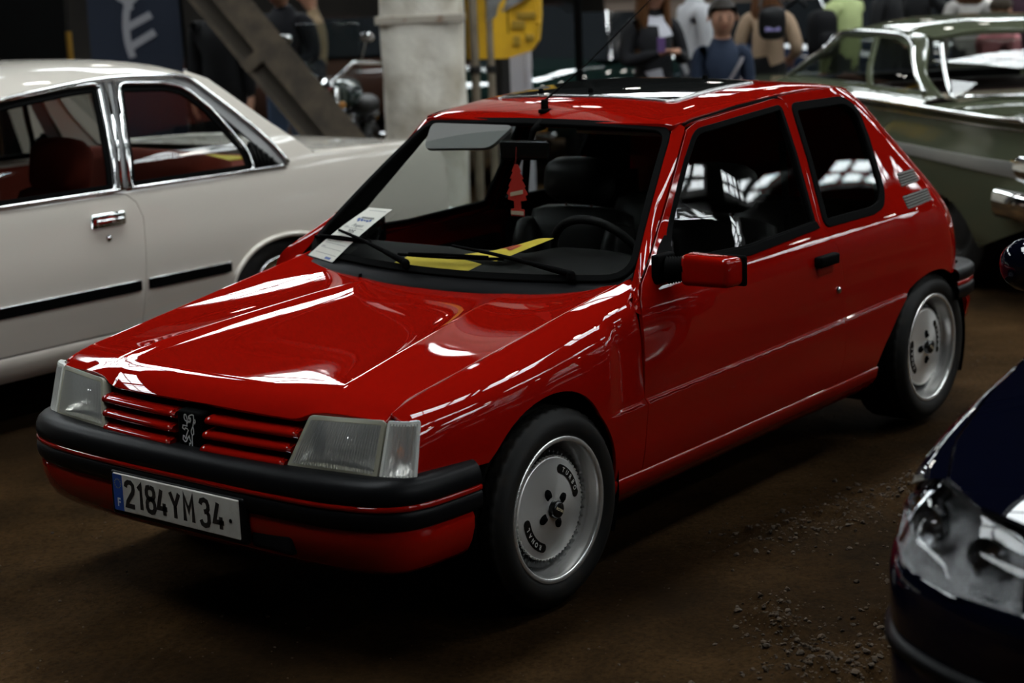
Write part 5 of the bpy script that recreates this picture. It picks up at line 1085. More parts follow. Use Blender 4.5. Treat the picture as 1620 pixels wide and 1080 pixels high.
# plan outline of the nose (half width as function of x) and shoulder heights; right side is y<0, built on +y and mirrored
yn = cubic1([.02, -.03, -.10, -.20, -.35, -.6, -1.0, -1.6, -3.0, -3.7, -3.9], [.0, .42, .60, .725, .79, .825, .84, .84, .84, .78, .70])
ynz = cubic1([.2, .35, .5, .6, .7, .8, .9, .98], [-.06, -.02, 0, .0, -.015, -.045, -.085, -.13])
def fns(x, z): x = np.asarray(x, float); z = np.asarray(z, float); return np.stack([x, yn(x)+ynz(z)-.0*x, z], -1)
zt = cubic1([0, -.15, -.3, -.6, -1.0, -1.3, -1.6], [.66, .735, .785, .845, .90, .93, .945])
NARCH = [(-.86+.35*math.cos(a), .30+.35*math.sin(a)) for a in np.radians(np.arange(4, 178, 8))]
# fender
def ztop(x): return zt(x)
fo = [(-.50, .645), (-.385, .685), (-.405, .732), (-.345, .772)]+[(x, float(ztop(x))-.012) for x in (-.35, -.5, -.7, -.9, -1.1, -1.3, -1.42)]+[(-1.45, .80), (-1.45, .28), (-1.22, .26)]+NARCH[::-1][1:]+[(-.50, .40), (-.50, .55)]
V, F, N = surf_mesh(fo, fns, res=.035, gap=.002); both('front_fender', V, F, M_NAVY, NC, N)
# bonnet: crown over the shoulders
def fnh(x, y):
    x = np.asarray(x, float); a = np.abs(np.asarray(y, float)); yy_ = yn(x)-.06; t = np.clip(a/np.maximum(yy_, .05), 0, 1.05)
    return np.stack([x, np.asarray(y, float), zt(x)+.055*(1-t**2.2)+.010*np.exp(-((a-.42)/.04)**2)*0], -1)
ho = [(-.09, 0), (-.11, .25), (-.15, .42), (-.22, .58), (-.30, .665), (-.45, .715), (-.7, .745), (-1.0, .755), (-1.35, .75)]
hoo = ho+[(-1.48, .70), (-1.42, .35), (-1.40, 0), (-1.42, -.35), (-1.48, -.70)]+[(x, -y) for x, y in ho[::-1][:-1]]
V, F, N = surf_mesh(hoo, fnh, res=.04, gap=.002, hint=(0, 0, 1)); mk('bonnet', V, F, M_NAVY, NC, N)
xs = np.linspace(-.30, -1.42, 20); hi_ = np.array([np.interp(-xs, [-p[0] for p in ho], [p[1] for p in ho])]).ravel()
V, F = strip(fns(xs, zt(xs)-.012), fnh(xs, hi_+.003), 6, .004, (0, .6, .8)); both('wing_top', V, F, M_NAVY, NC)
# bumper
def npath(): xs = [.02, .016, 0, -.03, -.06, -.10, -.15, -.20, -.27, -.35, -.50]; P = np.array([(x, float(yn(x))) for x in xs]); P = spl(P, n=4); return np.vstack([P[::-1], (P*np.array([1, -1]))[1:]])
NP = npath(); NP3 = np.column_stack([NP, np.zeros(len(NP))])
NB = part_empty('front_bumper', NC)
V, F = sweep(NP3, [(-.06, .664), (-.02, .660), (.0, .648), (.008, .61), (.004, .52), (-.003, .50), (-.003, .485), (.004, .47), (.0, .38), (-.02, .28), (-.05, .21), (-.12, .20)]); mk('bumper_skin', V, F, M_NAVY, NB)
V, F = sweep(NP3, [(.0, .508), (.014, .500), (.014, .482), (.0, .476)]); mk('bumper_strip', V, F, M_BLKP, NB)
MB().rbox((-.02, -.40, .30), (.024, .40, .44), .02).build('lower_intake', M_DARK, NB)
# headlamp wrapping round the corner: clear lens over reflectors
def fnl(u, v):
    u = np.asarray(u, float); v = np.asarray(v, float)
    yb = np.interp(u, [0, .2, .45, .7, 1], [.42, .575, .70, .762, .790]); xb = np.interp(u, [0, .2, .45, .7, 1], [-.028, -.070, -.16, -.27, -.365]); zb = np.interp(u, [0, .4, .8, 1], [.652, .656, .668, .695])
    xt = np.interp(u, [0, .2, .45, .7, 1], [-.148, -.190, -.262, -.345, -.415]); yt = np.interp(u, [0, .2, .45, .7, 1], [.42, .530, .640, .710, .752]); ztp = np.interp(u, [0, .2, .45, .7, 1], [.744, .757, .776, .781, .738])
    B = np.stack([xb, yb, zb], -1); T = np.stack([xt, yt, ztp], -1); P = B+(T-B)*v[..., None]; k = (4*v*(1-v))[..., None]*np.array([.018, .006, .008]); return P+k
for s in (1, -1):
    HL = part_empty('headlamp', NC)
    def put(n, V, F, m, N=None):
        if s < 0: V, F, N = flipy(V, F, N)
        return mk(n, V, F, m, HL, N)
    uu, v2 = np.meshgrid(np.linspace(0, 1, 30), np.linspace(0, 1, 10), indexing='ij'); V, F = grid(fnl(uu, v2)); put('lens', V, F, glass('navy_lamp_lens', (.95, .96, .97), 1.5, refl=.45))
    P = fnl(uu, v2)*np.array([1, 1, 1])-np.array([.09, .05, 0])*(np.sin(uu*math.pi)**.5*np.sin(v2*math.pi)**.6)[..., None]-np.array([.006, .004, 0]); P[..., 0] += .008*np.sin(uu*40)*np.sin(v2*math.pi); V, F = grid(P); put('housing', V, F, mat('lamp_housing_grey', (.13, .13, .13), .25, metal=.8, bump=(90, .8, .010)))
    for uc, vc, r in ((.15, .5, .040), (.45, .5, .038), (.80, .45, .024)):
        c = fnl(np.array([uc]), np.array([vc]))[0]-np.array([.018, .012, 0]); M = Matrix.Translation(c) @ Matrix.Rotation(math.radians(8+30*uc), 4, 'Z')
        b = MB().lathe([(.004, -.045), (r*.45, -.042), (r*.8, -.028), (r, 0), (r*1.04, .002)], 24, 'x', M=M); put('reflector_bowl', np.array(b.V), b.F, mat('lamp_chrome', (.45, .45, .45), .12, metal=1., bump=(90, .6, .008)))
        b = MB().ell(tuple(c-np.array([.022, .006, 0])), (.014, .010, .010)); put('bulb', np.array(b.V), b.F, M_CHROME if uc < .7 else mat('amber_bulb'))
    b = MB().tube([fnl(np.array([.62]), np.array([v]))[0]-np.array([.01, .006, 0]) for v in np.linspace(.05, .95, 6)], .006, 6); put('lamp_divider', np.array(b.V), b.F, M_CHROME)
# door, sill, screen, roof, mirror, wheels
V, F, N = surf_mesh([(-1.45, .28), (-1.45, .92), (-2.55, .95), (-2.6, .6), (-2.55, .28)], fns, res=.08, gap=.002); both('front_door', V, F, M_NAVY, NC, N)
V, F, N = surf_mesh([(-2.55, .28), (-2.6, .6), (-2.55, .95), (-3.7, .95), (-3.88, .75), (-3.85, .40), (-3.6, .38)]+[(-3.30+.34*math.cos(a), .30+.34*math.sin(a)) for a in np.radians(np.arange(5, 178, 12))]+[(-2.9, .28)], fns, res=.08, gap=.002); both('rear_quarter_panel', V, F, M_NAVY, NC, N)
V, F = rule((-1.42, .70, .965, .05), (-2.05, .55, 1.40, .06), .03); mk('windscreen', V, F, M_NG, NC)
V, F = rule((-2.05, .57, 1.40, .06), (-3.2, .56, 1.41, 0), .05); mk('roof', V, F, M_NAVY, NC); V, F = rule((-3.2, .56, 1.40, 0), (-3.75, .66, .97, -.04), .03); mk('rear_window', V, F, M_NG, NC)
pa = [(-1.45, .755, .955), (-2.05, .575, 1.40)]; V, F = tube(spl(pa, res=.05), .028, 8); both('windscreen_pillar', V, F, M_NAVY, NC)
V, F = strip(np.array([(-1.52, .755, .955), (-2.05, .765, .962), (-3.6, .74, .965)]), np.array([(-2.05, .58, 1.39), (-2.5, .585, 1.40), (-3.2, .57, 1.395)]), 5); both('side_windows', V, F, M_NG, NC)
MB().rbox((-3.92, -.72, .40), (-3.78, .72, .95), .05).build('tailgate', M_NAVY, NC); MB().box((-3.7, -.66, .22), (-.25, .66, .28)).box((-1.3, -.5, .28), (-.2, .5, .62)).build('floor_pan', M_DARK, NC, smooth=False)
MB().box((-1.75, -.68, .6), (-1.5, .68, .93)).build('dashboard', M_DARK, NC, smooth=False)
for s in (-1, 1):
    MM = part_empty('door_mirror', NC); V, F = soft((-1.62, .86*1, .93), (-1.50, 1.05, 1.05), .05)
    if s < 0: V, F, _ = flipy(V, F)
    mk('mirror_shell', V, F, M_NAVY, MM); MB().tube([(-1.60, s*.76, .93), (-1.57, s*.88, .96)], .022, 8).build('mirror_arm', M_BLKP, MM)
for cx in (-.86, -3.30): V, F = liner(cx, .30, .34, .52, .78); both('wheel_arch_liner', V, F, M_DARK, NC)
for x in (-.86, -3.30):
    road_wheel(NC, (x, .80, .30), False, .30, .19, .185, M_BARREL); road_wheel(NC, (x, -.80, .30), True, .30, .19, .185, M_BARREL)
# ------------------------------------------------------------------ column, fittings and clutter behind the cars
M_PLAS = mat('whitewashed_plaster', (.66, .62, .54), .9, noise=(3.2, (.36, .31, .23), .45, .72, 8), bump=(14, .5, .02))
def column():
    r = np.random.default_rng(3); n, m = 40, 70; P = np.zeros((m, n+1, 3))
    for i, z in enumerate(np.linspace(0, HZ, m)):
        for j in range(n+1):
            a = 2*math.pi*j/n; c, s = math.cos(a), math.sin(a); k = (abs(c)**5+abs(s)**5)**(-1/5); rad = .295*k*.98+.012*math.sin(3*a+z*2)+.006*math.sin(9*z+4*a); P[i, j] = (rad*c, rad*s, z)
    V, F = grid(P); t = thing('concrete_column', 'whitewashed stained concrete column behind the white car', 'column', (-5.72, -4.70, 0), math.radians(38)); mk('shaft', V, [f[::-1] for f in F], M_PLAS, t)
    MB().lathe([(.41, 1.44), (.432, 1.445), (.432, 1.495), (.41, 1.50)], 4, M=Matrix.Rotation(math.pi/4, 4, 'Z')).build('steel_strap', mat('strap_rusty', (.38, .34, .28), .7, noise=(9, (.16, .07, .03), .55, .75)), t, smooth=False)
    MB().rbox((-.38, -.38, 0), (.38, .38, .09), .02).build('plinth', M_STEEL, t)
    MB().box((.296, -.02, .35), (.306, .015, .60)).build('rust_plate', mat('rust_bar', (.06, .03, .02), .8), t, smooth=False)
column()
def pipes():
    for k, (x, y, r, z0, lab) in enumerate(((-6.20, -4.62, .032, 0, 'thin dusty pipe nearest the concrete column'), (-6.30, -4.55, .028, 0, 'second dusty pipe running up beside the concrete column'), (-6.10, -4.70, .045, 0, 'stained grey pipe against the side of the concrete column'))):
        t = thing('wall_pipe', lab, 'pipe', (x, y, 0), 0, 'pipes beside the concrete column')
        MB().tube([(0, 0, z0), (0, 0, HZ)], r, 10).build('pipe', mat('pipe_dusty', (.22, .18, .13), .7, noise=(5, (.10, .075, .05), .4, .7)), t); MB().lathe([(r, 1.05), (r+.012, 1.055), (r+.012, 1.10), (r, 1.105)], 12).build('coupling', M_STEEL, t)
pipes()
EA = math.radians(38.9)   # direction from the far end of the hall towards the camera
def fitting_box():
    t = thing('control_cabinet', 'battered yellow steel control cabinet hung on a dark post beside the column', 'cabinet', (-6.44, -4.52, 0), EA+math.pi/2-.1)
    # local: y towards camera roughly = -?  built with x to image right, -y to the camera after rotation
    MY = mat('cabinet_yellow', (.70, .40, .010), .5, noise=(6, (.58, .32, .010), .4, .7)); 
    b = MB(); prof = [(-.27, 0), (.02, -.0), (.20, .05), (.25, .12), (.27, .30), (.27, .95), (-.27, .95)]
    V = [(x, -.11, z) for x, z in prof]+[(x, .13, z) for x, z in prof]; n = len(prof); b.add(V, [tuple(range(n)), tuple(range(2*n-1, n-1, -1))]+[((i+1) % n, i, n+i, n+(i+1) % n) for i in range(n)]); o = b.build('cabinet_body', MY, t, smooth=False); o.location = (0, 0, 1.15)
    MB().box((-.30, -.10, 1.13), (-.27, .14, 2.1)).build('side_channel', M_DARK, t, smooth=False)
    for x, z0 in ((-.20, 1.5), (.03, 1.33)): MB().box((x, -.114, z0), (x+.008, -.11, 2.05)).build('panel_seam', M_DARK, t, smooth=False)
    for x, z, w_, h_ in ((.06, 1.36, .10, .06), (.10, 1.43, .14, .05), (.16, 1.27, .06, .05), (.07, 1.24, .05, .07)): MB().rbox((x, -.128, z), (x+w_, -.108, z+h_), .008).build('switch_block', mat('cabinet_yellow_dk', (.33, .20, .015), .55), t)
    P = np.array([[(-.12+.36*u+.02*math.sin(3*v), -.135-.03*math.sin(u*7+v*3), 2.05-(.55*v)*(1-.35*u)) for v in np.linspace(0, 1, 8)] for u in np.linspace(0, 1, 10)]); V, F = grid(P); tag(mk('steel_offcut', V@np.array(Matrix.Rotation(EA+math.pi/2-.1, 3, 'Z')).T+np.array([-6.44, -4.52, -.08]), F, mat('galvanised', (.32, .33, .34), .45, metal=.5, noise=(8, (.2, .18, .15), .4, .7))), 'bent grey metal sheet hanging over the yellow control cabinet', 'metal sheet')
    MB().tube([(.24, -.13, 1.58), (.26, -.14, 1.42)], .006, 6).ell((.262, -.14, 1.40), (.016, .016, .02)).build('pull_cord', MY, t)
    tp = thing('steel_post', 'dark steel post carrying the yellow control cabinet', 'post', (-6.72, -4.80, 0)); MB().box((-.05, -.05, 0), (.05, .05, 2.4)).build('shaft', M_STEEL, tp, smooth=False); MB().box((-.12, -.12, 0), (.12, .12, .02)).build('foot_plate', M_STEEL, tp, smooth=False)
fitting_box()
M_WP = mat('white_panel', (.62, .61, .66), .6)
wp = thing('white_board', 'tall white board standing upright right of the yellow cabinet', 'board', (-7.04, -4.94, 0), EA+math.pi/2); MB().rbox((-.16, -.015, .05), (.15, .015, 1.75), .004, 1).build('board', M_WP, wp); MB().rbox((.10, -.03, .0), (.15, -.012, 1.75), .004, 1).build('edge_post', M_WP, wp); MB().tube([(-.10, -.02, 1.45), (-.02, -.022, 1.2), (-.08, -.02, .9)], .006, 5).build('hanging_cable', mat('cable_grey', (.12, .15, .16), .6), wp)
bp_ = thing('black_pole', 'thin black upright pole behind the roof of the red hatchback', 'pole', (-7.35, -4.52, 0)); MB().tube([(0, 0, 0), (0, 0, 3.4)], .032, 10).build('pole', M_RUB, bp_); MB().lathe([(0, .02), (.2, .015), (.22, 0)], 16).build('pole_base', M_RUB, bp_)
# slanting timber brace, boxed section with battens
def brace():
    t = thing('timber_brace', 'dark slanting timber brace leaning behind the white car', 'timber brace', (-5.16, -4.32, 0)); a = np.array([0, 0, 0.]); b = np.array([1.06, -2.42, 3.25]); d = (b-a)/np.linalg.norm(b-a)
    e = np.array([-.76, -.62, -.2]); sx = np.cross(d, e); sx /= np.linalg.norm(sx); nrm = np.cross(sx, d); M = Matrix([[sx[i], nrm[i], d[i], a[i]] for i in range(3)]+[[0, 0, 0, 1]]); L = np.linalg.norm(b-a)
    MW = mat('old_timber', (.075, .055, .035), .85, noise=(7, (.035, .026, .017), .35, .65)); MWD = mat('old_timber_dk', (.040, .031, .022), .85)
    MB().box((-.16, -.02, 0), (.05, .10, L), M=M).build('timber_board', MW, t, smooth=False); MB().box((.05, .03, 0), (.15, .10, L), M=M).build('timber_core', MWD, t, smooth=False); MB().box((.15, -.02, 0), (.18, .10, L), M=M).build('timber_edge', MW, t, smooth=False)
    for z in (.72, 1.62, 2.5): MB().box((.045, -.03, z), (.185, .03, z+.09), M=M).build('batten', MW, t, smooth=False)
brace()
# navy feather flag with pale lettering
def flag():
    t = thing('feather_flag', 'tall navy banner flag with large pale lettering behind the white car', 'banner', (-5.65, -7.75, 0), EA+math.pi/2)
    P = np.array([[(-.38+.76*u, .03*math.sin(5*u+z), z) for z in np.linspace(.55, 3.2, 20)] for u in np.linspace(0, 1, 12)]); V, F = grid(P); mk('flag_cloth', V, F, mat('flag_navy', (.018, .026, .048), .8), t)
    MB().tube([(.42, 0, 0), (.36, 0, 3.3)], .014, 8).build('flag_pole', M_RUB, t); MB().box((.2, -.2, 0), (.6, .2, .03)).build('flag_base', M_RUB, t, smooth=False)
    ML = mat('flag_letters', (.42, .42, .46), .8); L = [[(-.07, 1.98), (-.09, 1.85), (-.06, 1.70), (.02, 1.66)], [(.14, 1.86), (.02, 1.74), (.0, 1.66), (.04, 1.58)], [(.18, 1.74), (.10, 1.70), (.02, 1.62), (-.01, 1.50), (-.01, 1.34), (.02, 1.20)], [(.20, 1.54), (-.01, 1.44)], [(.22, 1.40), (.0, 1.28)]]
    for st_ in L:
        V, F = ribbon(spl(np.array(st_), n=6), .06); mk('flag_letter', [(v[0]-.05, -.012+.03*math.sin(5*(.5+(v[0]-.05)/.76)+v[1]), v[1]) for v in V], F, ML, t, smooth=False)
flag()
gp = thing('brass_post', 'short brass-coloured post gleaming at the back left above the white roof', 'post', (-4.72, -7.40, 0)); MB().tube([(0, 0, 0), (0, 0, 1.45)], .024, 10).build('post', mat('brass', (.50, .28, .05), .35, metal=.8), gp); MB().lathe([(0, .03), (.14, .02), (.15, 0)], 16).build('post_base', M_STEEL, gp)
lb = thing('leaning_board', 'pale board leaning at a slant beyond the white car, seen through its door window', 'board', (-3.95, -6.15, 0), EA+math.pi/2+.15)
MB().box((-.34, -.02, 0), (.20, .02, 1.18), M=Matrix.Rotation(math.radians(-14), 4, 'Y')).build('board', mat('pale_board', (.34, .30, .25), .8), lb, smooth=False); MB().tube([(-.1, .02, 1.1), (0, .5, 0)], .02, 6).build('prop_stick', M_STEEL, lb)
# dark partition at the far left
for k, (x, y, lab) in enumerate(((-3.4, -8.3, 'dark folding partition screen at the far left behind the white roof'), (-4.6, -8.75, 'dark folding partition screen behind the brass post'))):
    t = thing('partition_screen', lab, 'partition', (x, y, 0), EA-math.pi/2+.2*k)
    for i in range(3): MB().rbox((-.9+.6*i, -.02, .06), (-.9+.6*i+.57, .02, 2.3), .008, 1).build('screen_leaf', mat('screen_black', (.006, .006, .006), .6, ior=1.1), t)
    for i in range(4): MB().tube([(-.92+.6*i, 0, 0), (-.92+.6*i, 0, 2.35)], .012, 6).build('screen_tube', M_STEEL, t)
# ------------------------------------------------------------------ motorcycle between brace and column
def motorcycle():
    t = thing('motorcycle', 'black and chrome motorcycle parked between the timber brace and the column', 'motorcycle', (-5.98, -5.76, 0), math.radians(30))
    for x, n in ((.72, 'front_wheel'), (-.72, 'rear_wheel')):
        w_ = part_empty(n, t, (x, 0, .32)); V, F = tyre_mesh(.32, .235, .11, 72); mk('tyre', V+np.array([0, .05, 0]), F, M_TYRE, w_); MB().lathe([(.24, -.04), (.225, 0), (.24, .04)], 36, 'y').build('rim', M_CHROME, w_); sp_ = MB().lathe([(0, .05), (.05, .05), (.05, -.05), (0, -.05)], 14, 'y')
        for k in range(20): a = k*math.pi/10; sp_.tube([(.04*math.cos(a), .03*(-1)**k, .04*math.sin(a)), (.23*math.cos(a+.2), 0, .23*math.sin(a+.2))], .003, 4)
        sp_.build('spokes', M_CHROME, w_)
    e = MB().rbox((-.22, -.13, .30), (.24, .13, .55), .04)
    for xx, an in ((-.05, -22), (.10, 22)):
        M = Matrix.Translation((xx, 0, .52)) @ Matrix.Rotation(math.radians(an), 4, 'Y')
        for k in range(6): e.lathe([(.02, 0), (.085, .004), (.085, .014), (.06, .02), (.06, .035)], 14, M=M @ Matrix.Translation((0, 0, .04*k)))
    e.build('engine', M_CHROME, t)
    MB().tube([(-.72, 0, .32), (-.25, 0, .45), (.15, 0, .40), (.35, 0, .55), (.42, 0, .92), (-.1, 0, .82), (-.55, 0, .70), (-.72, 0, .34)], .022, 8).build('frame', M_RUB, t)
    V, F = soft((-.12, -.14, .80), (.38, .14, 1.02), .09); mk('fuel_tank', V, F, mat('tank_green', (.01, .03, .025), .25, coat=1.), t); V, F = soft((-.62, -.15, .72), (-.10, .15, .86), .06); mk('saddle', V, F, M_SEAT, t)
    V, F = soft((-.95, -.07, .62), (-.50, .07, .74), .05); mk('rear_mudguard', V, F, M_GLOSSBLK, t)
    for s in (-1, 1):
        MB().tube([(.72, s*.08, .32), (.50, s*.08, .98)], .024, 8).build('fork_leg', M_CHROME, t); MB().tube([(.48, s*.04, 1.02), (.44, s*.20, 1.16), (.30, s*.40, 1.14)], .014, 8).build('handlebar', M_CHROME, t); MB().tube([(.40, s*.24, 1.14), (.42, s*.30, 1.32)], .006, 6).ell((.42, s*.31, 1.34), (.015, .055, .04)).build('rear_mirror', M_CHROME, t)
    for s in (1,): MB().tube([(.12, .14, .50), (.20, .17, .32), (-.1, .18, .27), (-.85, .18, .30)], [.025, .028, .035, .045], 10).build('exhaust_pipe', M_CHROME, t)
    MB().lathe([(0, -.10), (.06, -.08), (.09, 0), (.095, .02), (0, .03)], 20, 'x', (.62, 0, .98)).build('headlamp', M_CHROME, t); MB().ell((.52, .12, .86), (.03, .025, .025)).build('indicator', mat('amber_lens', (.5, .2, .02), .3), t)
    MB().rbox((.36, -.25, 1.06), (.40, .25, 1.45), .02).build('windshield', glass('moto_screen', (.8, .85, .85)), t)
motorcycle()
# ------------------------------------------------------------------ blurred cars far behind
def far_car(loc, rz, paint, label, L=4.3, W=1.7, H=1.38, lamps='quad'):
    t = thing('parked_car', label, 'car', loc, rz); hw = W/2
    st = [(-L/2, .55, .80, .80), (-L/2+.25, .42, .92, .93), (-L/2+.8, .36, .95, .97), (0, .30, .97, .99), (L/2-1.2, .32, .95, .98), (L/2-.3, .38, .86, .95), (L/2, .50, .74, .84)]
    P = np.array([[(x, hw*k*yy_, z0+(z1-z0)*zz_) for yy_, zz_ in ((-.86, 0), (-1, .25), (-1, .62), (-.94, .92), (-.6, 1.03), (0, 1.06), (.6, 1.03), (.94, .92), (1, .62), (1, .25), (.86, 0))] for x, z0, z1, k in st])
    Q = np.array([spl(P[:, j], n=4) for j in range(P.shape[1])]).transpose(1, 0, 2); V, F = grid(Q); n = Q.shape[1]; F = F+[tuple(range(n)), tuple(range(len(V)-1, len(V)-n-1, -1))]; mk('body_shell', V, [f[::-1] for f in F], paint, t)
    gb = [(-L/2+.55, .96), (-L/2+1.15, H-.03), (.25, H), (L/2-1.45, .97)]
    for k, (a, b) in enumerate(zip(gb[:-1], gb[1:])):
        ins = lambda z: hw*(.92 if z < 1 else .70); V, F = grid(np.array([[(a[0], ins(a[1])*u, a[1]) for u in np.linspace(-1, 1, 7)], [(b[0], ins(b[1])*u, b[1]) for u in np.linspace(-1, 1, 7)]])); mk(('rear_window', 'roof', 'windscreen')[k], V, F, paint if k == 1 else mat('far_glass', (.012, .014, .016), .05), t)
    for s in (-1, 1):
        V = [(gb[0][0], s*hw*.92, gb[0][1]), (gb[3][0], s*hw*.92, gb[3][1]), (gb[2][0], s*hw*.70, gb[2][1]), (gb[1][0], s*hw*.70, gb[1][1])]; mk('side_windows', V, [(0, 1, 2, 3)] if s < 0 else [(3, 2, 1, 0)], mat('far_glass'), t, smooth=False)
        MB().tube([(gb[3][0], s*hw*.90, gb[3][1]), (gb[2][0], s*hw*.69, gb[2][1])], .02, 6).build('pillar_chrome', M_CHROME, t)
        for x in (-L/2+.85, L/2-.85): road_wheel(t, (x, s*(hw-.02), .30), s < 0, .30, .18, .17, M_CHROME)
        for y in ((.62, .42) if lamps == 'quad' else (.6,)):
            MB().lathe([(0, .02), (.05, .015), (.065, 0), (.085, .012), (.09, -.02)], 18, 'x', (L/2+.005, s*hw*y, .66)).build('headlamp', M_REFL, t)
        MB().rbox((L/2-.02, s*hw*.78-.06, .48), (L/2+.03, s*hw*.78+.06, .54), .01).build('indicator', mat('amber_lens', (.5, .2, .02), .3), t)
        MB().rbox((-L/2-.02, s*hw*.65-.14, .62), (-L/2+.03, s*hw*.65+.14, .74), .01).build('tail_lamp', mat('far_tail_red', (.35, .01, .01), .3), t)
    MB().rbox((L/2, -hw*.98, .40), (L/2+.09, hw*.98, .47), .02).build('front_bumper', M_CHROME, t); MB().rbox((-L/2-.09, -hw*.98, .42), (-L/2, hw*.98, .50), .02).build('rear_bumper', M_CHROME, t)
    MB().box((L/2-.02, -hw*.40, .56), (L/2+.012, hw*.40, .74)).build('grille', M_DARK, t, smooth=False)
M_DGRN = mat('dark_green_paint', (.006, .014, .012), .4, coat=1., spec=0.); M_DBLU = mat('dark_blue_paint', (.012, .018, .035), .4, coat=1., spec=0.); M_BRN = mat('brown_paint', (.05, .025, .018), .4, coat=1., spec=0.); M_GRYP = mat('grey_paint', (.10, .10, .10), .4, coat=1., spec=0.)
far_car((-9.6, -6.4, 0), math.radians(15), M_DGRN, 'dark green old car with round chrome headlamps behind the thin black pole')
far_car((-13.3, -5.4, 0), math.radians(75), M_DBLU, 'dark blue car parked behind the boy and the girl')
far_car((-13.6, -10.6, 0), math.radians(-60), M_BRN, 'dark brown car parked far behind the white board')
far_car((-9.6, -10.2, 0), math.radians(-30), M_BRN, 'dark brown car far behind the motorcycle')
far_car((-17.5, -5.4, 0), math.radians(100), M_GRYP, 'grey car farthest back behind the crowd at the right')
lw = thing('low_wall', 'long pale low wall behind the crowd at the right', 'wall', (-19.5, -2.5, 0), math.radians(105)); MB().box((-9, -.15, 0), (9, .15, 1.35)).build('wall_body', mat('pale_plaster', (.16, .12, .095), .9), lw, smooth=False); MB().box((-9, -.2, 1.35), (9, .2, 1.42)).build('wall_coping', mat('coping', (.2, .16, .13), .9), lw, smooth=False)
